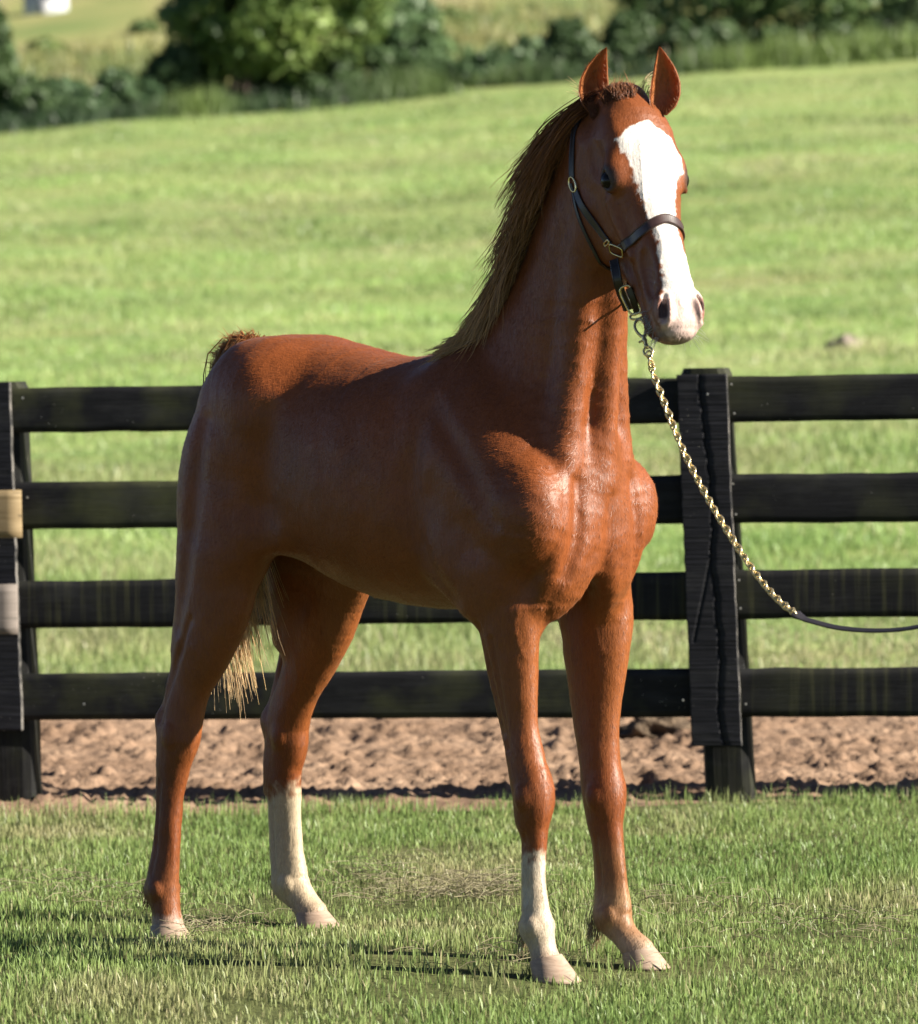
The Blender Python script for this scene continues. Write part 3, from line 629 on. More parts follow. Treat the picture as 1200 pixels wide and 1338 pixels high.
# ---------------------------------------------------------------- the horse's body as an implicit surface
TAU=math.radians(25.5); YAW=math.radians(-24.4)
hf=np.array([math.cos(YAW),math.sin(YAW),0]); hl=np.array([-math.sin(YAW),math.cos(YAW),0]); hz=np.array([0,0,1.])
ha=hf*math.sin(TAU)-hz*math.cos(TAU); hn=hf*math.cos(TAU)+hz*math.sin(TAU)
HO=np.array([.257,-.072,2.019])
def hp(s,n,r=0.): return HO+ha*s+hn*n+hl*r
HAX=np.stack([ha,hn,hl])
def build_body():
    PR.clear()
    # --- trunk: stations (X, top, bottom, half width)
    st=[(-1.085,1.28,1.10,.09),(-1.04,1.37,1.03,.145),(-.97,1.445,.985,.19),(-.89,1.487,.965,.212),(-.76,1.468,.93,.215),
        (-.60,1.437,.862,.235),(-.45,1.425,.836,.230),(-.30,1.42,.836,.205),(-.15,1.40,.855,.18),(-.03,1.32,.88,.155),(.03,1.25,.92,.125)]
    tube([(x,0,(t+b)/2) for x,t,b,w in st],[(t-b)/2 for x,t,b,w in st],[w for *_,w in st],k=.02,n=44,cap=(.5,.35),e=2.25)
    # withers
    tube([(-.42,0,1.35),(-.31,0,1.405),(-.20,0,1.44),(-.08,0,1.46)],[.05,.06,.075,.09],[.045,.045,.055,.06],k=.08)
    # neck
    lat=[(0,1,0),(0,1,0),(.12,.99,0),(.3,.95,0),(.40,.91,0)]
    tube([(-.17,0,1.20),(-.09,0,1.40),(-.005,-.015,1.58),(.07,-.04,1.76),(.150,-.065,1.90)],
         [.235,.185,.152,.130,.110],[.135,.098,.080,.072,.066],lat=lat,k=.06,cap=(.6,.8),n=24)
    # windpipe ridge and the two long neck straps beside it
    tube([(.06,-.002,1.14),(.085,-.004,1.30),(.105,-.012,1.44),(.135,-.03,1.58),(.155,-.045,1.68)],[.035,.035,.034,.034,.04],[.030,.028,.027,.027,.03],k=.035)
    for s in(-1,1):
        tube([(.02,s*.115,1.10),(.035,s*.085,1.26),(.06,s*.062-.01,1.44),(.10,s*.055-.03,1.62),(.15,s*.05-.05,1.76)],[.05,.045,.04,.04,.04],[.035,.035,.032,.03,.028],k=.03)
    # --- shoulders, chest
    for s in(-1,1):
        tube([(-.33,s*.10,1.36),(-.20,s*.15,1.22),(-.06,s*.165,1.09),(-.005,s*.15,1.01)],[.10,.12,.105,.075],[.045,.06,.065,.055],lat=(.15,s,.15),k=.06)
        ell((.0,s*.168,1.075),(.08,.06,.10),k=.045)                                  # point of the shoulder
        tube([(-.03,s*.135,1.06),(-.12,s*.15,.94),(-.175,s*.15,.86)],[.085,.09,.055],[.06,.062,.045],k=.05)   # arm
        ell((-.22,s*.15,.99),(.10,.065,.13),k=.05)                                      # triceps
        tube([(.02,s*.05,1.12),(.030,s*.072,1.01),(.012,s*.09,.91),(-.045,s*.107,.825)],[.05,.058,.050,.028],[.05,.066,.050,.024],k=.03,n=30)  # breast muscle
    ell((.035,0,1.06),(.055,.085,.13),k=.05)                                            # breastbone plate
    for s in(-1,1):
        tube([(.035,s*.105,1.17),(.052,s*.128,1.06),(.030,s*.135,.95),(-.02,s*.130,.86)],[.026,.030,.028,.020],[.024,.026,.024,.016],k=.018)   # front edge of the shoulder
        tube([(.05,s*.02,1.0),(.045,s*.055,.905),(.0,s*.085,.845)],[.016,.018,.010],[.016,.016,.010],k=.035)                                    # skin fold to the forearm
    # --- forelegs: pixel-measured stations on each leg's plane
    def leg(L,lat,k=.03,cap=(1,1),n=None):
        P=[pl(x,y,Y) for x,y,Y,*_ in L]
        tube(P,[a*.00112 for *_,a,b in L],[b*.00112 for *_,a,b in L],lat=lat,k=k,cap=cap,n=n or 4*len(L))
    leg([(655,745,-.14,88,60),(664,800,-.138,78,52),(668,850,-.135,66,43),(673,900,-.132,54,36),(679,950,-.13,44,31),(687,990,-.13,43,34),(694,1035,-.13,42,36),(696,1070,-.13,39,33),(699,1100,-.13,27,23),(698,1145,-.132,26,21),(700,1185,-.134,30,24),(703,1212,-.135,36,32),(709,1238,-.136,29,26),(714,1256,-.137,32,29)],(0,1,0))
    leg([(768,745,.14,88,60),(778,800,.140,90,62),(780,850,.138,79,53),(779,900,.136,67,42),(780,950,.135,54,36),(784,995,.135,48,36),(787,1035,.135,46,36),(790,1068,.136,42,33),(795,1105,.136,38,25),(799,1148,.137,38,24),(801,1180,.138,44,28),(802,1198,.138,46,31),(817,1222,.138,30,26),(836,1245,.138,34,30)],(0,1,0))
    # knees: front plate and pisiform
    for kx,ky,Y in((699,1035,-.13),(792,1035,.135)):
        c=pl(kx,ky,Y); ell(c+(.014,0,-.004),(.024,.033,.050),k=.035); ell(c+(-.036,0,.012),(.013,.014,.022),k=.02)
    for a,b,c_,Y in(((690,1090),(688,1135),(690,1190),-.132),((780,1090),(784,1140),(786,1180),.137)):       # back tendons
        tube([pl(*a,Y),pl(*b,Y),pl(*c_,Y)],[.012,.011,.013],[.012,.011,.013],k=.008)
    # fetlock backs (sesamoids) and ergot tufts
    for kx,ky,Y in((703,1212,-.135),(803,1196,.138)):
        c=pl(kx,ky,Y); ell(c+(-.022,0,-.006),(.022,.024,.026),k=.02)
    # --- hindquarters
    for s in(-1,1):
        ell((-.925,s*.115,1.31),(.16,.10,.155),k=.08)                                     # gluteals
        ell((-.865,s*.18,1.335),(.04,.03,.05),k=.09)                                    # point of hip
        tube([(-1.01,s*.10,1.30),(-1.05,s*.13,1.14),(-1.062,s*.145,.98),(-1.078,s*.158,.85),(-1.115,s*.175,.72)],[.08,.10,.097,.082,.055],[.085,.085,.07,.055,.035],k=.05)   # hamstrings
        tube([(-.97,s*.14,1.20),(-.985,s*.15,1.06),(-.985,s*.16,.95)],[.14,.12,.09],[.085,.08,.06],k=.06)     # thigh
        ell((-.955,s*.16,.965),(.05,.042,.06),k=.09)                                   # stifle
        tube([(-.95,s*.16,1.06),(-.89,s*.17,1.01),(-.80,s*.16,1.0)],[.045,.03,.02],[.03,.022,.018],k=.09)   # flank fold
    leg([(290,725,-.165,108,66),(281,790,-.175,98,58),(266,848,-.185,74,48),(250,890,-.19,57,38),(241,925,-.195,54,36),(234,965,-.2,54,36),(227,1000,-.203,43,31),(222,1045,-.205,34,25),(218,1105,-.207,34,24),(214,1140,-.208,39,29),(213,1163,-.208,41,33),(217,1190,-.208,34,30),(219,1208,-.208,36,32)],(0,1,0))
    leg([(452,690,.13,120,70),(433,760,.165,104,58),(420,815,.175,88,54),(408,855,.185,70,46),(390,900,.19,56,37),(377,940,.195,56,37),(376,970,.198,53,36),(371,1005,.2,46,32),(372,1055,.203,44,28),(374,1105,.205,45,27),(378,1140,.207,48,31),(381,1155,.208,48,33),(397,1178,.208,34,30),(409,1195,.208,36,32)],(0,1,0))
    for hx,hy,Y in((215,940,-.195),(352,940,.195)):                                     # point of hock + tendon
        c=pl(hx,hy,Y); ell(c+(.004,0,0),(.022,.017,.03),k=.025)
        tube([c+(.002,0,0),c+(.042,0,.12),c+(.085,0,.24)],[.014,.012,.02],[.012,.010,.015],k=.014)
        tube([c+(.006,0,-.01),c+(.010,0,-.08),c+(-.002,0,-.18)],[.018,.016,.012],[.016,.014,.013],k=.03)
    for kx,ky,Y in((209,1163,-.208),(378,1156,.208)):
        c=pl(kx,ky,Y); ell(c+(-.022,0,-.006),(.02,.024,.026),k=.02)
    # dock of the tail
    tube([(-1.00,0,1.40),(-1.085,0,1.425),(-1.145,0,1.365),(-1.165,0,1.24)],[.04,.034,.028,.02],[.04,.03,.026,.02],k=.03)
    # --- head
    H=[(.00,-.095,.07,.058),(.07,-.085,.085,.072),(.14,-.083,.088,.085),(.20,-.085,.088,.087),(.27,-.085,.083,.072),(.35,-.073,.071,.056),(.43,-.064,.062,.053),(.50,-.062,.058,.053),(.55,-.068,.050,.048),(.57,-.072,.042,.042)]
    tube([hp(s,n) for s,n,a,b in H],[a for *_,a,b in H],[b for *_,b in H],lat=hl,k=.04,e=2.3,n=36,cap=(1,.55))
    for s in(-1,1):
        ell(hp(.20,-.185,s*.045),(.125,.095,.032),axes=HAX,k=.035)                       # cheek
        ell(hp(.105,-.06,s*.055),(.07,.045,.03),axes=HAX,k=.03)                          # temple
        ell(hp(.182,-.046,s*.076),(.044,.026,.024),axes=HAX,k=.025)                      # brow
        ell(hp(.197,-.066,s*.098),(.027,.021,.015),axes=HAX,k=.010,op='s')                # eye opening
        ell(hp(.130,-.080,s*.100),(.03,.02,.010),axes=HAX,k=.03,op='s')                # hollow above eye
        tube([hp(.235,-.085,s*.077),hp(.30,-.09,s*.066),hp(.37,-.088,s*.054)],[.013,.012,.008],[.01,.009,.008],k=.02)
        ell(hp(.532,-.032,s*.041),(.040,.032,.018),axes=HAX,k=.016)                      # nostril wing
        tube([hp(.508,-.002,s*.040),hp(.534,-.006,s*.049),hp(.560,-.020,s*.050)],[.006,.0095,.0085],[.016,.020,.017],lat=hn,k=.008,op='s')
        ell(hp(.44,-.045,s*.052),(.05,.02,.01),axes=HAX,k=.02,op='s')
    for s in(-1,1):                                                                       # lids
        E=hp(.198,-.057,s*.083); o=hl*s*.86+hn*.5; o/=np.linalg.norm(o); q=ha-o*(ha@o); q/=np.linalg.norm(q); p=np.cross(o,q); p*=np.sign(p@hn)
        a=np.linspace(0,math.pi,7)
        for sg in(1,-1):
            tube([E+o*(.0125-.004*abs(math.cos(t)))+q*math.cos(t)*.0265+p*sg*math.sin(t)*(.0185 if sg>0 else .015) for t in a],[.0055 if sg>0 else .0045]*7,[.0055 if sg>0 else .0045]*7,lat=q*.3+o,k=.008)
    tube([hp(.22,-.255),hp(.33,-.19),hp(.44,-.145),hp(.525,-.135)],[.03,.03,.028,.026],[.05,.04,.034,.032],lat=hl,k=.035)
    ell(hp(.524,-.128),(.028,.026,.032),axes=HAX,k=.025)                                 # chin
    ell(hp(.556,-.060),(.027,.042,.040),axes=HAX,k=.02)                                  # upper lip
    tube([hp(.560,-.106,-.06),hp(.578,-.108,0),hp(.560,-.106,.06)],[.0035]*3,[.006]*3,lat=hn,k=.006,op='s')
    tube([hp(.05,-.05,0),hp(-.01,-.09,0)],[.03,.03],[.05,.05],lat=hl,k=.04)              # poll
    # second pass: furrows between muscles and tendons, bony points, laid on the surface found so far
    todo=[]
    def furrow(pts,r,k,off=0.):
        P=settle(np.array(pts,np.float32),off,6,.03).astype(float); todo.append((P,r,k))
    for s in(-1,1):
        furrow([(-1.0,s*.22,1.28),(-1.03,s*.23,1.1),(-1.06,s*.22,.92),(-1.10,s*.22,.78)],.009,.045,.010)
        furrow([(-.30,s*.22,1.30),(-.33,s*.24,1.12),(-.30,s*.22,.95),(-.22,s*.2,.87)],.010,.05,.015)
        furrow([(-.28,s*.19,1.32),(-.15,s*.22,1.18),(-.05,s*.22,1.06)],.010,.05,.0165)
        furrow([(-.155,s*.22,.80),(-.145,s*.21,.68),(-.125,s*.2,.56)],.0045,.02)
        furrow([(-.11,s*.2,.78),(-.10,s*.19,.66),(-.09,s*.18,.53)],.0035,.016)
        furrow([(-1.05,s*.25,.80),(-1.125,s*.26,.68),(-1.19,s*.26,.56)],.006,.022)
        furrow([(-.79,s*.2,1.3),(-.81,s*.22,1.15),(-.83,s*.2,1.0)],.012,.06,.021)
    for s in(-1,1): furrow([(.09,s*.095,1.14),(.085,s*.105,1.02),(.06,s*.115,.93)],.008,.03,.006)
    furrow([(.12,0,1.10),(.10,0,1.02),(.09,0,.94)],.006,.03,.006)
    for pts,Y,dx in([((698,1092),(697,1140),(700,1178)),-.132,-.008],[((795,1092),(796,1140),(799,1170)),.137,-.010],[((221,1020),(216,1100),(213,1138)),-.206,-.008],[((371,1030),(371,1100),(375,1135)),.205,-.012]):
        for e in(-1,1): furrow([pl(x,y,Y)+np.array([dx,e*.04,0]) for x,y in pts],.0042,.010)
    bony=[]
    for (x,y),Y,r in(((695,1040),-.13,(.016,.010,.022)),((788,1040),.135,(.016,.010,.022)),((234,958),-.2,(.018,.010,.024)),((376,962),.198,(.018,.010,.024)),((705,1208),-.135,(.016,.009,.016)),((806,1194),.138,(.016,.009,.016)),((214,1160),-.208,(.016,.009,.016)),((385,1154),.208,(.016,.009,.016))):
        for e in(-1,1):
            q=settle(np.array([pl(x,y,Y)+np.array([.004,e*.05,0])],np.float32),-.004,6,.03)[0]; bony.append((q,r))
    for P,r,k in todo: tube(P,[r*.4]+[r]*(len(P)-2)+[r*.4],[r*.4]+[r]*(len(P)-2)+[r*.4],lat=(.2,.3,.9) if abs(P[0][2]-P[-1][2])<.05 else (1,0,.1),k=k,op='s')
    for q,r in bony: ell(q,r,k=.016)
# ---------------------------------------------------------------- the young chestnut horse
build_body()
HB=FOOT+HX*(-.5); HB=np.array([HB[0],HB[1],0.])
def w2(p): return loc2w(np.asarray(p,float))
def ndir(v): v=np.asarray(v,float); return v[...,0:1]*HX+v[...,1:2]*HY+v[...,2:3]*HZ
X,Q=surface_nets((-1.4,-.36,-.01),(.60,.36,2.16),.0056)
def headc(P): q=P-HO; return q@ha,q@hn,q@hl
# finer facets on the head
s_,n_,r_=headc(X); fine=(s_>-.02)&(n_>-.24)&(X[:,2]>1.42)
fm=fine[Q].all(1)
def split(X,Q,fm):
    """quads wholly inside -> 4 quads; border handled by leaving T-vertices out (border edges stay on the coarse edge midpoints)"""
    q=Q[fm]; e=np.stack([q,np.roll(q,-1,1)],-1).reshape(-1,2); es=np.sort(e,1); key=es[:,0]*len(X)+es[:,1]
    u,first,inv=np.unique(key,return_index=True,return_inverse=True); inv=inv.reshape(-1)
    mid=(X[es[first,0]]+X[es[first,1]])/2; cen=X[q].mean(1); n0=len(X); n1=n0+len(mid)
    m=(n0+inv).reshape(-1,4); c=n1+np.arange(len(q))
    new=np.concatenate([np.stack([q[:,i],m[:,i],c,m[:,i-1]],1) for i in range(4)])
    # coarse neighbours that share a split edge become polygons with the extra vertex
    cnt=np.zeros(len(u),int); np.add.at(cnt,inv,1)
    em={int(k):n0+i for i,k in enumerate(u) if cnt[i]==1}
    out=[]
    rest=Q[~fm]; ee=np.stack([rest,np.roll(rest,-1,1)],-1); ks=np.sort(ee,-1); kk=ks[...,0]*len(X)+ks[...,1]
    hit=np.isin(kk,np.array(list(em.keys())))
    plain=rest[~hit.any(1)]; ng=[]
    for row,k4,h4 in zip(rest[hit.any(1)],kk[hit.any(1)],hit[hit.any(1)]):
        f=[]
        for a,k,h in zip(row,k4,h4):
            f.append(int(a)); 
            if h: f.append(em[int(k)])
        ng.append(f)
    tri=[]
    for f in ng:
        for i in range(1,len(f)-1): tri.append([f[0],f[i],f[i+1],f[i+1]])
    return np.vstack([X,mid,cen]),np.vstack([plain,new]),ng
X=settle(X,it=1)
X,Q,NG=split(X,Q,fm); X=settle(X,it=2)
# fine relief of hide: ribs, wrinkled breast, veins on legs and face
_,GN,_=fgrad(X); x_,y_,z_=X.T.astype(float)
rib=np.sin((x_+.25*(z_-1.1))*58)*np.clip(1-np.abs(x_+.52)/.22,0,1)*np.clip(1-np.abs(z_-1.12)/.22,0,1)*.0014
Pd=X.astype(float); wr=(1-np.abs(fbm(Pd*np.array([16,16,30]),2,71)))**3*np.clip((x_+.12)/.1,0,1)*np.clip((1.75-z_)/.2,0,1)*np.clip((z_-.80)/.06,0,1)*.0016
vein=(1-np.abs(vnoise(Pd*np.array([11,11,5.]),73)))**14*.0016*((z_<.86)|(z_>1.5))*np.clip((z_-.12)/.1,0,1)
lump_=.0012*fbm(Pd*22,2,75)
X=X+GN*(rib+wr+vein+lump_)[:,None]
# ---- coat colours (markings stay with the hide)
def sstep(a,b,x): t=np.clip((x-a)/(b-a),0,1); return t*t*(3-2*t)
def coat(P):
    s,n,r=headc(P); x,y,z=P.T; n1=fbm(P*7,3,3); n2=fbm(P*26,2,5); n3=fbm(P*90,2,6)
    base=np.array([.152,.0395,.0085])*(1+.10*n1+.08*n2)[:,None]
    def mix(c,m): 
        nonlocal base
        m=np.clip(m,0,1)[:,None]; base=base*(1-m)+np.array(c)*m
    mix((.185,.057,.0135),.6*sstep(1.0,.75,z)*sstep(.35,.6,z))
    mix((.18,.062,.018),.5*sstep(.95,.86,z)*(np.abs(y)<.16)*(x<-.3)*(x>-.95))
    mix((.11,.030,.008),.22*sstep(.50,.40,z)*sstep(.26,.36,z))
    head=(s>-.05)&(z>1.42)&(n>-.30)
    mix((.138,.040,.0105),head*.35)
    jit=.003*n2+.006*n3
    # legs
    fr=x>-.5; rt=y<0
    W=np.array([.44,.37,.28]); TAN=(.3,.16,.08); PK=(.31,.21,.15)
    RF=fr&rt; LF=fr&~rt; RH=~fr&rt; LH=~fr&~rt
    mix(W,RF*sstep(.318,.268,z+jit*5+.008*n1)); mix((.30,.22,.14),RF*(z<.27)*.45*sstep(.0,.6,n1+.6*n2)); mix(PK,RF*.7*sstep(.095,.05,z)); 
    mix((.18,.075,.027),LF*.8*sstep(.33,.25,z)); mix((.28,.165,.085),LF*sstep(.22,.14,z)*.85); mix((.33,.225,.15),LF*sstep(.11,.05,z))
    mix((.15,.055,.018),LF*sstep(.16,.135,z)*sstep(.06,.09,z)*.5*sstep(-.2,.3,fbm(P*14,2,8)))
    mix((.16,.055,.019),RH*.6*sstep(.26,.14,z)); mix((.31,.205,.15),RH*sstep(.078,.055,z+jit*2))
    lhz=.325+.35*np.clip(x+1.19,-.1,.12)
    mix((.38,.30,.20),LH*sstep(lhz+.030,lhz-.022,z+jit*5)); mix((.30,.20,.12),LH*.5*sstep(.17,.13,z)*sstep(.08,.12,z)*(n1>0)); mix(PK,LH*.6*sstep(.08,.045,z))
    # white face
    ts=[.076,.087,.102,.116,.153,.20,.225,.27,.306,.363,.42,.483,.53,.60]
    lf=[.010,-.026,-.056,-.074,-.064,-.052,-.047,-.038,-.036,-.030,-.034,-.040,-.050,-.05]
    rt_=[.010,.016,.044,.060,.078,.080,.056,.039,.031,.029,.036,.044,.052,.05]
    L=np.interp(s,ts,lf); R=np.interp(s,ts,rt_); e=.003
    bl=sstep(L-e,L+e,r+jit)*sstep(R+e,R-e,r+jit)*sstep(.074,.080,s)*sstep(-.085,-.06,n+.0*s)*head
    mix((.52,.48,.445),bl*(s<.62))
    # muzzle: pink between the nostrils, grey skin round nostrils, lips and chin
    muz=sstep(.46,.52,s)*head
    mix((.38,.245,.21),muz*bl*.75*sstep(.47,.54,s)); 
    near=sstep(-.040,-.056,r)*muz*sstep(.0,-.03,n); mix((.155,.115,.095),near*.55*sstep(-.03,-.055,n))
    mix((.035,.026,.024),muz*sstep(-.080,-.098,n+jit)*.9); mix((.07,.052,.046),muz*sstep(.545,.572,s+jit*3)*.8*sstep(-.040,-.062,n+jit*2))
    for sg in(-1,1):
        q=P-hp(.538,-.016,sg*.049); d=np.linalg.norm(q/np.array([1,1,1.3]),axis=1); mix((.26,.14,.12),head*.6*sstep(.030,.018,d)); mix((.045,.020,.018),head*sstep(.0185,.012,d+jit)*sstep(.004,-.006,n+.010))
        q=P-hp(.197,-.052,sg*.094); d=np.linalg.norm(q,axis=1); mix((.030,.016,.011),head*.92*sstep(.040,.026,d))
    mix((.13,.05,.022),sstep(.04,.0,np.abs(s-.0))*0)
    # groin and inner thighs paler
    mix((.2,.09,.04),.35*(x<-.78)*(np.abs(y)<.09)*sstep(1.02,.95,z)*sstep(.6,.8,z))
    return np.clip(base,.004,.9)
s=NT('chestnut_coat'); c=vcol(s)
v=s.coords((55,55,9)); hn_=s.noise(v,3.0,3,.65); n2=s.noise(s.coords(),5.5,4,.6); n3=s.noise(s.coords((220,220,60)),1.0,2,.6)
c=s.mix(s.ramp(hn_,[(.35,(.22,.22,.22)),(.6,(0,0,0))]),c,s.mix(1.0,c,(.45,.40,.38),'MULTIPLY'))
n4=s.noise(s.coords((26,26,14)),1.0,5,.62); nb=s.bump(n3,.35,.002,s.bump(hn_,.30,.003,s.bump(n4,.30,.008,s.bump(n2,.10,.012))))
rg=s.ramp(n2,[(.3,(.43,.43,.43)),(.7,(.50,.50,.50))])
M_COAT=s.fin(c,rg,.30,nb,Sheen_Weight=.05,Sheen_Roughness=.4); s.b.inputs['Sheen Tint'].default_value=(1,.75,.55,1)
horse=thing('horse','young chestnut horse with broad white blaze standing on the lawn before the fence','horse',HB)
def hmk(name,V,F,mat,col=None,smooth=True,label=None):
    o=mk(name,V-HB,F,mat,horse,None,smooth,col)
    if label: o['label']=label
    return o
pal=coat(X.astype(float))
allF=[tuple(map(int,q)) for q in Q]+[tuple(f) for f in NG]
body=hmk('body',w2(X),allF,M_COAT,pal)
# ---- eyes
s=NT('dark_eye'); M_EYE=s.fin((.006,.0035,.003),.2,.2)
th,ph=np.meshgrid(np.linspace(0,2*math.pi,24,endpoint=False),np.linspace(0,math.pi,14),indexing='ij')
SPH=np.stack([np.cos(th)*np.sin(ph),np.sin(th)*np.sin(ph),np.cos(ph)],-1).reshape(-1,3); ix=np.arange(24*14).reshape(24,14)
SPF=np.stack([ix[:,:-1],ix[:,1:],np.roll(ix,-1,0)[:,1:],np.roll(ix,-1,0)[:,:-1]],-1).reshape(-1,4)
for sg in(-1,1): hmk('eye',w2(hp(.198,-.057,sg*.083)+SPH*.0245),SPF,M_EYE)
M_EAR=leafy('ear_skin',.5,.35,.35,(1.6,.9,.6))
# ---- ears: cupped leaves, open forward
def ear(sg,b,t,fw):
    """b base, t tip (local), fw the way the opening looks"""
    nu,nv=30,25; V=[];C=[]
    ax=t-b; Ln=np.linalg.norm(ax); ax/=Ln; f=fw-ax*(fw@ax); f/=np.linalg.norm(f); side=np.cross(ax,f)
    inn=np.sign(side@(hl*-sg))
    for lay in(0,1):
        for i in range(nu):
            u=i/(nu-1); w=np.interp(u,[0,.14,.3,.5,.7,.86,.95,1],[.017,.034,.039,.037,.028,.016,.008,.0012]); th_=np.interp(u,[0,.2,.5,.8,1],[2.3,1.75,1.4,1.15,.8])
            cen=b+ax*u*Ln + side*inn*(.010*math.sin(u*math.pi*1.0)*-1.0+.012*u**3) - f*.010*u*(1-u)*2
            for j in range(nv):
                v_=-1+2*j/(nv-1); a=v_*th_; wr=w*(1+.10*math.cos(a*2))
                p=cen+side*math.sin(a)*wr*(1.0 if lay==0 else .88)-f*(math.cos(a)*wr*.80*(1.0 if lay==0 else .86)) + (0 if lay==0 else f*.0012)
                V.append(p)
                e=abs(v_); n_=.85+.3*random.random()
                if lay==0: C.append(np.array([.15,.045,.011])*n_)
                else: C.append((np.array([.50,.17,.05])*(e**2)+np.array([.36,.12,.038])*(1-e**2))*n_*(.7+.3*u))  # inner face coloured a brighter orange to read as sunlit
    n=nu*nv; q=grid(nu,nv); I=np.arange(n).reshape(nu,nv); F=[q,q[:,::-1]+n]
    for ed in(I[:,0],I[:,-1],I[-1,:]): F.append(np.stack([ed[:-1],ed[1:],ed[1:]+n,ed[:-1]+n],1))
    o=hmk('ear',w2(np.array(V)),np.vstack(F),M_EAR,np.array(C))
    # hair fringe along the rim and inside
    V=np.array(V).reshape(2,nu,nv,3); P=[]
    for _ in range(520):
        i=random.randrange(0,nu-2); rim=random.random()<.6; j=random.choice([0,1,nv-2,nv-1]) if rim else random.randrange(3,nv-3)
        if not rim and i>nu*.6: continue
        p=V[1,i,j]+rng.normal(0,.002,3); dr=ax*.6+f*(.25 if rim else .7)+side*rng.normal(0,.35)+(-side*np.sign(j-nv/2)*(.25) if rim else 0)
        ln=rng.uniform(.003,.008) if rim else rng.uniform(.008,.018); P.append(np.stack([p,p+dr*ln*.5,p+dr*ln+ax*ln*.2]))
    P=np.array(P); Vh,Fh=tubes(P,np.tile([.00035,.0003,.0001],(len(P),1))); hc=np.repeat(np.array([.30,.13,.055])*rng.uniform(.6,1.2,len(P))[:,None],9,0)
    h=mk('ear_hair',w2(Vh)-HB,Fh,M_HAIR,o,None,True,hc); 
s=NT('horse_hair'); M_HAIR=s.fin(vcol(s),.42,.45); 
t_=s.add('ShaderNodeBsdfTranslucent'); s.link(s.b.inputs['Base Color'].links[0].from_socket,t_.inputs[0]); m_=s.add('ShaderNodeMixShader'); m_.inputs[0].default_value=.42
s.link(s.b.outputs[0],m_.inputs[1]).link(t_.outputs[0],m_.inputs[2]).link(m_.outputs[0],s.out.inputs[0])
def plh(px,py,r):
    """pixel -> head coordinates on the head plane r"""
    vv=ray(px,py); nl=ndir(hl[None])[0]; t=((w2((HO+hl*r)[None])[0]-C_)@nl)/(vv@nl); return w2loc(C_+vv*t)
camdir=np.array([-.38,-.92,0.]); 
def tol(v): return np.array([v@HX,v@HY,v@HZ])
ear(-1,plh(779,150,-.058),plh(786,61,-.056),tol(np.array([.12,-.99,.0])))
ear(1,plh(863,150,.053),plh(869,61,.060),tol(np.array([.05,-.99,.0])))
# ---- hooves
s=NT('hoof_horn'); _n=s.noise(s.coords((20,20,120)),1.5,3,.6); M_HOOF=s.fin(s.ramp(_n,[(.3,(.20,.14,.10)),(.7,(.30,.22,.165))]),.6,.35,s.bump(_n,.3,.003))
def hoof(ct,cb,rt,rb):
    m,k=28,8; V=[]
    for i in range(k+2):
        u=min(i/(k-1),1); c=ct+(cb-ct)*u; r=rt+(rb-rt)*u
        if i==k: r=r*.8
        if i==k+1: r=r*.02
        for a in np.linspace(0,2*math.pi,m,endpoint=False):
            x=math.cos(a); y=math.sin(a); x=max(x,-.72) if True else x
            V.append(c+np.array([x*r,y*r*.92,(.012*(x-.0)*(1-u) if i<k else 0)-(.0 if i<=k-1 else .0)]))
    V=np.array(V); V[:,2]=np.maximum(V[:,2],.001); n=k+2; idx=np.arange(n*m).reshape(n,m); a=idx[:-1];b=np.roll(idx,-1,1)[:-1];c=np.roll(idx,-1,1)[1:];d=idx[1:]
    hmk('hoof',w2(V),np.stack([a,b,c,d],-1).reshape(-1,4),M_HOOF)
HOOFS=[((713,1252,-.136),(722,1283)),((834,1242,.138),(846,1264)),((216,1206,-.208),(219,1233)),((405,1190,.208),(413,1212))]
for (px,py,Y),(gx,gy) in HOOFS:
    ct=pl(px,py,Y); g=w2loc(ground(gx,gy,.004)); cb=np.array([g[0],Y+.4*(g[1]-Y),.004]); hoof(ct,cb,.039,.058)
# ---- hair: mane, forelock, tail, feathers
def grow(roots,dirs,length,segs,force,clear=.004,stiff=.7,repel=True):
    n=len(roots); P=[roots]; d=dirs/np.linalg.norm(dirs,axis=1)[:,None]; st=(length/segs)[:,None]; p=roots.copy()
    for i in range(segs):
        d=d*stiff+force(p,i/segs)*(1-stiff); d/=np.linalg.norm(d,axis=1)[:,None]; p=p+d*st
        if repel:
            dd,g,m=fgrad(p.astype(np.float32),.003); pen=np.clip(clear-dd,0,.03); p=p+g*pen[:,None]
        P.append(p)
    return np.stack(P,1)
crest=np.array([(.150,-.062,2.0),(.10,-.06,1.975),(.03,-.05,1.895),(-.05,-.04,1.80),(-.13,-.025,1.68),(-.20,-.01,1.585),(-.26,0,1.52),(-.305,0,1.485)])
CR=catmull(crest,80); CR=settle(CR.astype(np.float32),0,4,.03).astype(float); CT=np.gradient(CR,axis=0); CT/=np.linalg.norm(CT,axis=1)[:,None]
_,CG,_=fgrad(CR.astype(np.float32))
CTS=CT[np.clip(np.arange(80),30,54)]
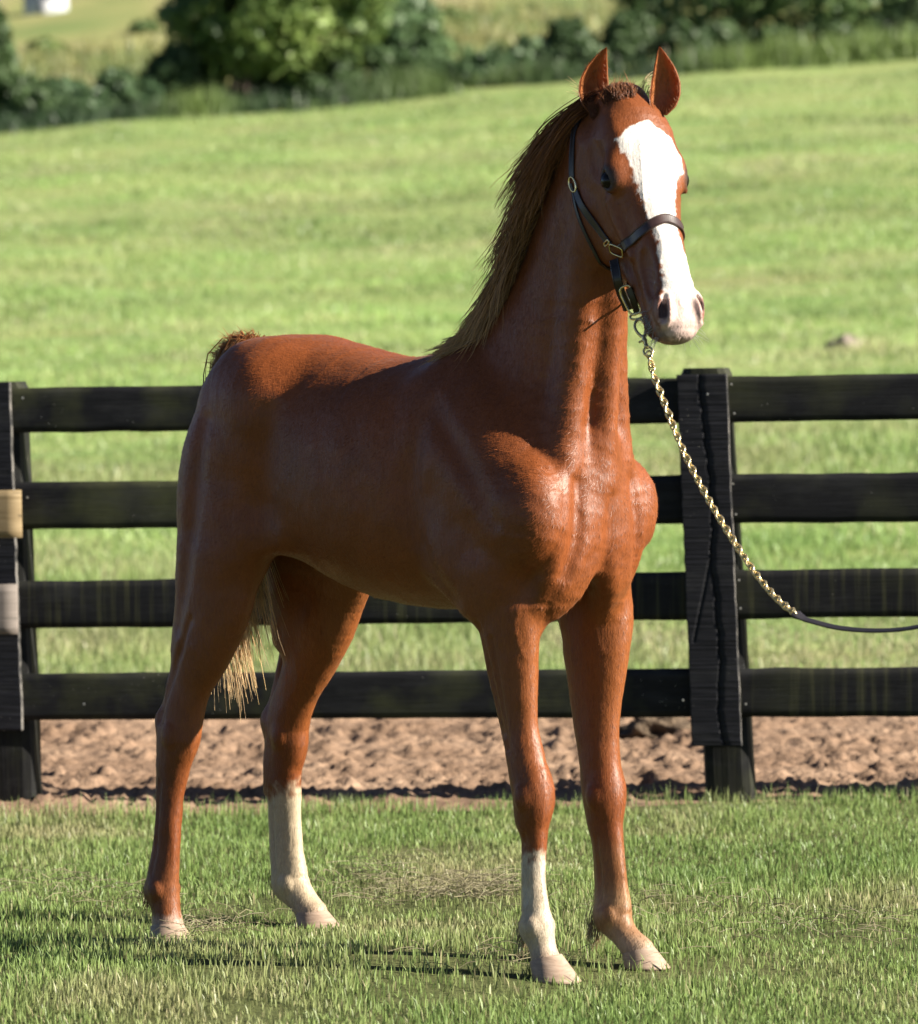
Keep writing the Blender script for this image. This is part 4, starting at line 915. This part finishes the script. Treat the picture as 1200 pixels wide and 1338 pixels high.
def hair(name,G,per,spread,taper,rad,col_r,col_t,jit,parent=None,end=None,seed=0):
    """G guides (n,m,3) -> `per` strands round each guide"""
    r=np.random.default_rng(seed); n,m,_=G.shape; u=np.linspace(0,1,m)
    S=np.repeat(G,per,0); N=len(S)
    o=r.normal(0,1,(N,3)); o2=r.normal(0,1,(N,3)); w=(1-.55*u)[None,:,None]*spread
    S=S+o[:,None,:]*w+o2[:,None,:]*(u[None,:,None]**2)*jit
    ln=r.uniform(.62,1.05,N); k=np.minimum(u[None,:]*ln[:,None]*(m-1),m-1-1e-6); i=k.astype(int); f=(k-i)[...,None]
    S=np.take_along_axis(S,i[...,None],1)*(1-f)+np.take_along_axis(S,np.minimum(i+1,m-1)[...,None],1)*f
    R=rad*r.uniform(.6,1.25,N)[:,None]*np.interp(u,[0,.2,.7,1],[.8,1,.75,.2])[None,:]
    V,F=tubes(S,R); cr=np.asarray(col_r,float); ct=np.asarray(col_t,float)
    if cr.ndim==2: cr=np.repeat(cr,per,0); ct=np.repeat(ct,per,0)
    tone=r.uniform(.6,1.3,N); tt=np.clip(u[None,:]**taper+r.normal(0,.12,N)[:,None],0,1)[...,None]
    C=((cr if cr.ndim==2 else cr[None])[:,None,:]*(1-tt)+(ct if ct.ndim==2 else ct[None])[:,None,:]*tt)*tone[:,None,None]
    V=w2(V)-HB; 
    return mk(name,V,F,M_HAIR,parent or horse,None,True,np.clip(np.repeat(C.reshape(-1,3),3,0),0,1))
ng=560; tpos=rng.uniform(0,1,ng)**.9; tpos[:40]=rng.uniform(0,.12,40); tpos[40:150]=rng.uniform(.72,1.0,110); ii=np.clip((tpos*79).astype(int),0,79)
root=CR[ii]+np.stack([np.zeros(ng),rng.uniform(-.016,.014,ng),np.zeros(ng)],1)-CG[ii]*.004
side=np.array([0,-1.,0]); ph_=rng.normal(0,1,(ng,3))
d0=CG[ii]*(rng.uniform(.10,.45,ng)+.7*np.clip(1-tpos/.3,0,1))[:,None]+side*(rng.uniform(.35,1.0,ng)+1.3*np.clip((tpos-.75)/.2,0,1))[:,None]+CTS[ii]*.8+.07*ph_
lift=rng.uniform(0,1,ng)[:,None]; lsc=np.interp(tpos,[0,.10,.25,.45,.75,1],[1.5,1.6,1.3,1.0,.8,.2])[:,None]; wth=np.clip((tpos-.78)/.2,0,1)[:,None]
def fm_(p,u): return CTS[ii]*(.80-.2*u)+np.array([.0,-.2,-.5])*(.45+.6*u)+np.array([.05,-.7,-.9])*wth+np.array([-.42,.0,.06])*lift*(1-u)*lsc+.06*ph_
leng=rng.uniform(.15,.29,ng)*np.interp(tpos,[0,.15,.5,.75,.88,1],[.9,1.05,1.1,.95,.62,.42])
G=grow(root,d0,leng,10,fm_,.006,.72)
uu=np.linspace(0,1,11)[None,:,None]; wv=rng.normal(0,1,(ng,1,3))*np.array([1,.5,.6]); G=G+wv*.0075*uu*np.sin(uu*rng.uniform(6,11,(ng,1,1))+rng.uniform(0,6,(ng,1,1)))
tipc=np.array([[.36,.135,.042]])*(1-tpos[:,None]**1.2)+np.array([[.84,.58,.30]])*tpos[:,None]**1.2
rootc=np.array([[.14,.048,.016]])*(1-tpos[:,None]**2)+np.array([[.46,.29,.14]])*tpos[:,None]**2
hair('mane',G,11,.0075,1.2,.00135,rootc,tipc,.012,seed=3)
# flyaway wisps at the poll and forelock
ng=40; js_=rng.normal(0,.12,(ng,3)); rt_=hp(.02,-.06,-.012)+hl*rng.normal(0,.009,ng)[:,None]+hn*rng.uniform(-.03,.02,ng)[:,None]
dd=-ha*1.0+hn*rng.uniform(-.5,.2,ng)[:,None]+hl*rng.uniform(-.2,.2,ng)[:,None]
G=grow(settle(rt_.astype(np.float32),-.004,3,.02).astype(float),dd,rng.uniform(.022,.044,ng),7,lambda p,u:-ha*(.8-.7*u)+hl*(.10+.3*u)-hn*.15+js_,.004,.7)
hair('forelock',G,30,.005,1.1,.0007,(.16,.048,.016),(.26,.10,.036),.010,seed=5)
ng=9; rt_=hp(.015,-.06,.012)+hl*rng.uniform(-.012,.012,ng)[:,None]; dd=-ha*.9+hl*.25+rng.normal(0,.1,(ng,3))
G=grow(settle(rt_.astype(np.float32),-.003,3,.02).astype(float),dd,rng.uniform(.07,.11,ng),9,lambda p,u:hl*(.3+1.5*u)-ha*(.15-.2*u)+rng.normal(0,.05,(len(p),3)),.004,.75)
hair('forelock_wisp',G,3,.003,.6,.0006,(.40,.24,.11),(.62,.47,.28),.005,seed=6)
ng=7; rt_=CR[rng.integers(0,6,ng)]; G=grow(rt_,CG[:1]+CT[:1]*.2+rng.normal(0,.15,(ng,3)),rng.uniform(.05,.09,ng),7,lambda p,u:np.array([-.5,-.3,.6])*(1-u)+np.array([-.5,0,.1])*u+rng.normal(0,.1,(len(p),3)),.004,.7)
hair('mane_wisp',G,4,.003,.6,.0007,(.40,.24,.11),(.58,.42,.24),.006,seed=8)
# tail
dock=catmull([(-1.01,0,1.445),(-1.075,0,1.462),(-1.13,0,1.425),(-1.17,0,1.34),(-1.18,0,1.24)],40)
ng=430; k=rng.integers(2,40,ng); rt_=dock[k]+rng.normal(0,.012,(ng,3))*np.array([.6,1.4,.6]); DT=np.gradient(dock,axis=0); DT/=np.linalg.norm(DT,axis=1)[:,None]
lk=rng.uniform(0,1,ng)[:,None]
dd=DT[k]*1.0+np.array([-.08,0,.0])+rng.normal(0,.16,(ng,3))
hang=lambda p,u:np.array([.02+.10*u,0.,-1.0])+np.column_stack([.34*(lk[:,0]-.30)*u,-.14*(lk[:,0]-.6)*u,np.zeros(ng)])
G=grow(rt_,dd,rng.uniform(.52,.80,ng)*np.interp(k,[0,40],[1.0,.92]),12,hang,.008,.42)
hair('tail',G,9,.012,.8,.0017,(.36,.15,.05),(.85,.66,.40),.028,seed=9)
ng=90; js2_=rng.normal(0,.2,(ng,3)); k=rng.integers(0,22,ng); rt_=dock[k]+rng.normal(0,.010,(ng,3)); G=grow(rt_,DT[k]*.3+np.array([-.45,0,.6])+rng.normal(0,.3,(ng,3)),rng.uniform(.035,.075,ng),6,lambda p,u:np.array([-.9,0,.12-.7*u])+js2_,.003,.7)
hair('tail_top_hair',G,16,.006,.8,.0010,(.22,.065,.018),(.42,.17,.06),.010,seed=10)
# feathers behind the fetlocks
for px,py,Y,dn,cr,ct in((681,1210,-.135,.075,(.42,.35,.26),(.46,.37,.25)),(781,1196,.138,.085,(.34,.23,.13),(.50,.38,.25)),(364,1152,.208,.055,(.28,.15,.07),(.48,.38,.26)),(196,1172,-.208,.03,(.16,.05,.018),(.28,.14,.06))):
    c=pl(px,py,Y); ng=14; rt_=settle((c+rng.normal(0,.012,(ng,3))*np.array([.5,1,1])).astype(np.float32),-.002,3,.02).astype(float)
    G=grow(rt_,np.array([-.35,0,-.9])+rng.normal(0,.22,(ng,3)),rng.uniform(.6,1.1,ng)*dn,6,lambda p,u:np.array([-.12,0,-1.])+rng.normal(0,.1,(len(p),3)),.003,.7)
    hair('feather',G,8,.009,.8,.0007,cr,ct,.005,seed=int(px))
# whiskers
P=[]
for _ in range(46):
    b=hp(rng.uniform(.50,.585),rng.uniform(-.125,-.07),rng.choice([-1,1])*.05); b=settle(b[None].astype(np.float32),0,4,.03)[0].astype(float); _,g,_=fgrad(b[None].astype(np.float32)); d=g[0]+.5*ha+rng.normal(0,.3,3); d/=np.linalg.norm(d); l=rng.uniform(.018,.04); P.append(np.stack([b,b+d*l*.5,b+d*l+np.array([0,0,-.004])]))
P=np.array(P); V,F=tubes(P,np.tile([.0006,.0005,.0003],(len(P),1))); hmk('whiskers',w2(V),F,M_HAIR,np.full((len(V),3),.5))['kind']='stuff'
# ---- the short coat itself: fine flat hairs along the lie of the hide
tri=np.array([[f[0],f[1],f[2]] for f in allF]+[[f[0],f[2],f[3]] for f in allF if len(f)==4]); A_,B_,C3=X[tri[:,0]].astype(float),X[tri[:,1]].astype(float),X[tri[:,2]].astype(float)
cr_=np.cross(B_-A_,C3-A_); ar=np.linalg.norm(cr_,axis=1); nh=240000; wt=ar*np.where((A_[:,2]<.45)|(headc(A_)[0]>-.03)&(A_[:,2]>1.5),1.4,1.0); pk=rng.choice(len(tri),nh,p=wt/wt.sum())
u1,u2=rng.random(nh),rng.random(nh); fl=u1+u2>1; u1[fl],u2[fl]=1-u1[fl],1-u2[fl]
P=A_[pk]+(B_-A_)[pk]*u1[:,None]+(C3-A_)[pk]*u2[:,None]; N=cr_[pk]/(ar[pk][:,None]+1e-12)
s1,n1_,r1_=headc(P); hd=((s1>-.03)&(P[:,2]>1.5)&(n1_>-.24))[:,None]; lg=np.clip((.95-P[:,2])/.15,0,1)[:,None]; nk=np.clip((P[:,2]-1.35)/.12,0,1)[:,None]*np.clip((P[:,0]+.3)/.1,0,1)[:,None]
D=np.array([-.85,0,-.5])*(1-lg)*(1-nk)+np.array([0,0,-1.])*lg+np.array([-.35,0,-.95])*nk
D=np.where(hd,ha*1.0+hl*(np.sign(r1_)*.25)[:,None]-hn*.1,D)+.35*np.stack([vnoise(P*9,81),vnoise(P*9,82),vnoise(P*9,83)],1)+rng.normal(0,.14,(nh,3))
D-=(D*N).sum(1)[:,None]*N; D/=np.linalg.norm(D,axis=1)[:,None]+1e-9
S_=np.cross(N,D); L_=rng.uniform(.007,.015,nh)[:,None]; L_=np.where(hd,L_*.55,L_); W_=.00055
tip=P+D*L_+N*L_*rng.uniform(.06,.22,nh)[:,None]; V=np.stack([P-S_*W_-N*.0006,P+S_*W_-N*.0006,tip],1).reshape(-1,3)
pc=pal[tri[pk,0]]*rng.uniform(.62,1.5,nh)[:,None]; s=NT('coat_hair'); M_FUR=s.fin(vcol(s),.45,.32)
keep=np.ones(nh,bool)
for sg in(-1,1): keep&=np.linalg.norm(P-hp(.198,-.052,sg*.095),axis=1)>.026
keep&=~((s1>.50)&(n1_<-.02)&(P[:,2]>1.4)&(rng.random(nh)<.6)); V=V.reshape(-1,3,3)[keep].reshape(-1,3); pc=pc[keep]
hmk('coat_hair',w2(V),np.arange(len(V)).reshape(-1,3),M_FUR,np.clip(np.repeat(pc,3,0),0,.85),smooth=False)['kind']='stuff'
# ---------------------------------------------------------------- leather halter and lead shank
s=NT('brown_leather'); n_=s.noise(s.coords(),60,3,.6); M_LEA=s.fin(s.ramp(n_,[(.3,(.009,.006,.0055)),(.7,(.022,.014,.012))]),.38,.5,s.bump(n_,.15,.002))
s=NT('noseband_leather'); n_=s.noise(s.coords(),60,3,.6); M_LEA2=s.fin(s.ramp(n_,[(.3,(.020,.010,.009)),(.7,(.042,.021,.018))]),.38,.5,s.bump(n_,.15,.002))
s=NT('brass'); n_=s.noise(s.coords(),35,3,.6); M_BRASS=s.fin(s.ramp(n_,[(.3,(.55,.42,.20)),(.7,(.80,.66,.38))]),.27,.5,metal=1.0)
s=NT('chain_brass'); n_=s.noise(s.coords(),35,3,.6); M_CHAIN=s.fin(s.ramp(n_,[(.3,(.46,.35,.17)),(.7,(.74,.60,.34))]),.30,.5,metal=.9)
halter=thing('halter','dark brown leather halter with brass rings worn on the horse head','halter',w2(hp(.3,-.1,0)[None])[0]); HH=np.array(halter.location)
def strap(name,pts,wid,th=.0035,mat=M_LEA,off=.0015,snap=True,n=40,nrm=None,label=None,closed=False):
    P=catmull(np.array(pts),n)
    if snap:
        P=settle(P.astype(np.float32),off,6,.03).astype(float); P[1:-1]=(P[:-2]+P[1:-1]*2+P[2:])/4; P=settle(P.astype(np.float32),off,2,.02).astype(float)
        _,N,_=fgrad(P.astype(np.float32),.004); N=N.astype(float)
        for _ in range(3): N[1:-1]=(N[:-2]+N[1:-1]+N[2:])/3
    else: N=np.broadcast_to(np.asarray(nrm,float),P.shape).copy()
    T=np.gradient(P,axis=0); T/=np.linalg.norm(T,axis=1)[:,None]; N-=(N*T).sum(1)[:,None]*T; N/=np.linalg.norm(N,axis=1)[:,None]; B=np.cross(T,N)
    w=wid/2; prof=[(-w,0),(w,0),(w,th*.7),(w*.86,th),(w*.72,th*.8),(-w*.72,th*.8),(-w*.86,th),(-w,th*.7)]
    V=np.stack([P+B*a+N*b for a,b in prof],1).reshape(-1,3); m=len(prof); idx=np.arange(len(P)*m).reshape(-1,m)
    F=np.stack([idx[:-1],np.roll(idx,-1,1)[:-1],np.roll(idx,-1,1)[1:],idx[1:]],-1).reshape(-1,4)
    F=[tuple(map(int,q)) for q in F]+[tuple(int(i) for i in idx[0]),tuple(int(i) for i in idx[-1][::-1])]
    o=mk(name,w2(V)-HH,F,mat,halter,smooth=False)
    if label: o['label']=label
    return o
def mir(L): return [(s_,n_,-r_) for s_,n_,r_ in L]
def H(L): return [hp(*q) for q in L]
cr=[(.122,-.186,-.112),(.085,-.171,-.108),(.05,-.158,-.103),(.015,-.150,-.094),(-.03,-.150,-.06),(-.045,-.15,0)]
strap('crown_strap',H(cr+mir(cr)[::-1][1:]),.020,n=70)
ck=[(.150,-.190,-.108),(.174,-.186,-.106),(.205,-.180,-.100),(.236,-.176,-.088),(.273,-.169,-.074),(.305,-.160,-.063)]
strap('cheek_strap',H(ck),.019); strap('cheek_strap',H(mir(ck)),.019)
nb=[(.326,-.138,-.052),(.340,-.105,-.060),(.342,-.071,-.060),(.338,-.030,-.048),(.329,-.009,-.027),(.322,-.003,0)]
strap('noseband',H(nb+mir(nb)[::-1][1:]),.023,.0045,M_LEA2,n=70)
tl=[(.132,-.196,-.108),(.181,-.200,-.107),(.222,-.205,-.100),(.258,-.212,-.088),(.290,-.222,-.07),(.305,-.235,-.03),(.308,-.238,0)]
strap('throat_latch',H(tl+mir(tl)[::-1][1:]),.008,.003,off=.002,n=60)
def ring(name,c,axes,rx,ry,r,mat=M_BRASS,par=None,org=None,sq=2.0,n=28):
    a=np.linspace(0,2*math.pi,n,endpoint=False); ca,sa=np.cos(a),np.sin(a); k=1/((np.abs(ca)**sq+np.abs(sa)**sq)**(1/sq))
    V,F=wire(c+axes[0]*(ca*k*rx)[:,None]+axes[1]*(sa*k*ry)[:,None],r,8,True)
    return mk(name,w2(V)-(HH if org is None else org),F,mat,par or halter)
def frame_at(p):
    _,g,_=fgrad(np.array([p],np.float32),.004); g=g[0].astype(float); a=ha-g*(ha@g); a/=np.linalg.norm(a); return g,a,np.cross(g,a)
for sg in(-1,1):
    p=settle(np.array([hp(.137,-.190,sg*.109)],np.float32),.004,5,.03)[0].astype(float); g,a,b=frame_at(p); ring('cheek_ring',p,(a,b),.018,.011,.0024)
    p=settle(np.array([hp(.322,-.152,sg*.056)],np.float32),.005,5,.03)[0].astype(float); g,a,b=frame_at(p); ring('square_ring',p,(a*.8+b*.6,b*.8-a*.6),.019,.013,.0022,sq=5.0)
    q=settle(np.array([hp(.297,-.164,sg*.066)],np.float32),.006,5,.03)[0].astype(float); g,a,b=frame_at(q); ring('keeper',q,(a,b),.004,.011,.002,sq=5.0)
# chin assembly drawn down by the lead
RING=plh(827,410,-.012)
nr=-hf*.15+hl*-.9+hn*.2; nr=tol(np.array([-.25,-.95,.1]))
cs=[plh(803,340,-.058),plh(805,352,-.062),plh(808,368,-.060),plh(813,385,-.045),plh(822,404,-.022)]
strap('chin_strap',cs,.021,.005,snap=False,nrm=nr,n=24)
cs2=[plh(820,404,.0),plh(817,390,.018),plh(818,372,.04),hp(.335,-.17,.062)]
strap('chin_strap',cs2,.020,.005,snap=False,nrm=nr,n=24)
strap('strap_tab',[plh(822,376,-.045),plh(828,392,-.035),plh(833,408,-.02)],.015,.005,snap=False,nrm=nr,n=12)
ax1=tol(np.array([.42,0,-.9])); ax1/=np.linalg.norm(ax1); ax2=np.cross(nr,ax1); ax2/=np.linalg.norm(ax2)
ring('buckle',plh(824,392,-.040),(ax1,ax2),.034,.015,.0026,sq=3.5); ring('chin_ring',plh(832,413,-.03),(ax2*.95+ax1*.2,ax1*.6+nr*.5),.015,.013,.0026)
# lead shank: brass snap, chain, leather strap running out of the frame to the right
lead=thing('lead_shank','brass chain lead with black leather end hanging from the horse halter','lead',w2(plh(832,413,-.03)[None])[0]); LO=np.array(lead.location)
d0=w2(plh(834,420,-.03)[None])[0][1]
pts=[(834,418),(842,437),(850,468),(854,488),(870,530),(893,588),(925,650),(957,703),(987,748),(1015,781),(1040,802)]
W=np.array([atd(px,py,d0-.55*max(0,(px-834)/206.)) for px,py in pts]); CW=catmull(W,400)
seg=np.linalg.norm(np.diff(CW,axis=0),axis=1); cum=np.concatenate([[0],np.cumsum(seg)])
def along(l): return np.array([np.interp(l,cum,CW[:,i]) for i in range(3)])
def wl(V): return V-LO
t0=along(.002); t1=along(.095); ax=(t1-t0)/np.linalg.norm(t1-t0); vw=np.array([0,-1.,.1]); sd=np.cross(ax,vw); sd/=np.linalg.norm(sd); up=np.cross(sd,ax)
def wring(c,a,b,ra,rb,r,n=24): 
    t=np.linspace(0,2*math.pi,n,endpoint=False); return wire(c+a*(np.cos(t)*ra)[:,None]+b*(np.sin(t)*rb)[:,None],r,8,True)
L=.093
hook=[t0+ax*(.042)+sd*.002,t0+ax*.030+sd*.009,t0+ax*.014+sd*.012,t0+ax*.001+sd*.006,t0-ax*.002-sd*.004,t0+ax*.010-sd*.011,t0+ax*.026-sd*.010,t0+ax*.040-sd*.004]
parts=[wire(catmull(hook,28),.0034,8),wire(catmull([t0+ax*.038,t0+ax*.05,t0+ax*.062,t0+ax*.072],12),np.array([.0045,.006,.0048,.0055,.0062,.0055,.0045,.0042,.005,.006,.0045,.003]),10),wring(t0+ax*.080,ax,sd,.011,.010,.0028),wire([t0+ax*.05+sd*.004,t0+ax*.052+sd*.014],.0025,8)]
V,F=join(parts); mk('snap_hook',wl(V),F,M_CHAIN,lead)
a=np.linspace(0,2*math.pi,22,endpoint=False); hl_,hw_=.0102,.0064; core=np.stack([np.cos(a)*hl_*(1+.12*np.cos(2*a)),np.sin(a)*hw_,.0022*np.sin(2*a)],-1); V,F=wire(core,.0027,7,True)
lm=None; l=L; k=0; total=cum[-1]
while l<total-.006:
    p=along(l); t=along(min(l+.004,total))-along(l-.004); t/=np.linalg.norm(t); s0=np.cross(t,vw); s0/=np.linalg.norm(s0); u0=np.cross(s0,t); an=math.radians(48 if k%2 else -42)+rng.normal(0,.12); s1=s0*math.cos(an)+u0*math.sin(an); u1=np.cross(t,s1)
    if lm is None: o=mk('chain_link',V,F,M_CHAIN,lead); lm=o.data
    else: o=bpy.data.objects.new('chain_link',lm); COL.objects.link(o); o.parent=lead
    q=wl(p); o.matrix_local=Matrix(((t[0],s1[0],u1[0],q[0]),(t[1],s1[1],u1[1],q[1]),(t[2],s1[2],u1[2],q[2]),(0,0,0,1))); l+=.0155; k+=1
e=along(total); dl=d0-.55
SP=[e-(along(total)-along(total-.02))*.3]+[atd(px,py,dl-.25*(px-1040)/300) for px,py in((1046,806),(1062,812),(1100,821),(1150,824),(1200,819),(1280,800),(1380,765))]
SP=catmull(np.array(SP),70); T=np.gradient(SP,axis=0); T/=np.linalg.norm(T,axis=1)[:,None]; N=np.broadcast_to(np.array([.1,-.45,.9]),SP.shape)-0; N=N-(N*T).sum(1)[:,None]*T; N/=np.linalg.norm(N,axis=1)[:,None]; B=np.cross(T,N)
w_=np.interp(np.linspace(0,1,70),[0,.03,.12,.2,1],[.007,.013,.012,.009,.009]); th=np.interp(np.linspace(0,1,70),[0,.1,.2,1],[.006,.007,.004,.004])
V=np.stack([SP+B*(sx*w_)[:,None]+N*(sy*th*.5)[:,None] for sx,sy in((-1,-.6),(-.8,-1),(.8,-1),(1,-.6),(1,.6),(.8,1),(-.8,1),(-1,.6))],1).reshape(-1,3); idx=np.arange(70*8).reshape(70,8)
F=[tuple(map(int,q)) for q in np.stack([idx[:-1],np.roll(idx,-1,1)[:-1],np.roll(idx,-1,1)[1:],idx[1:]],-1).reshape(-1,4)]+[tuple(map(int,idx[0])),tuple(map(int,idx[-1][::-1]))]
s=NT('black_strap'); M_STRAP=s.fin((.016,.014,.017),.45,.45); mk('lead_strap',wl(V),F,M_STRAP,lead,smooth=False)
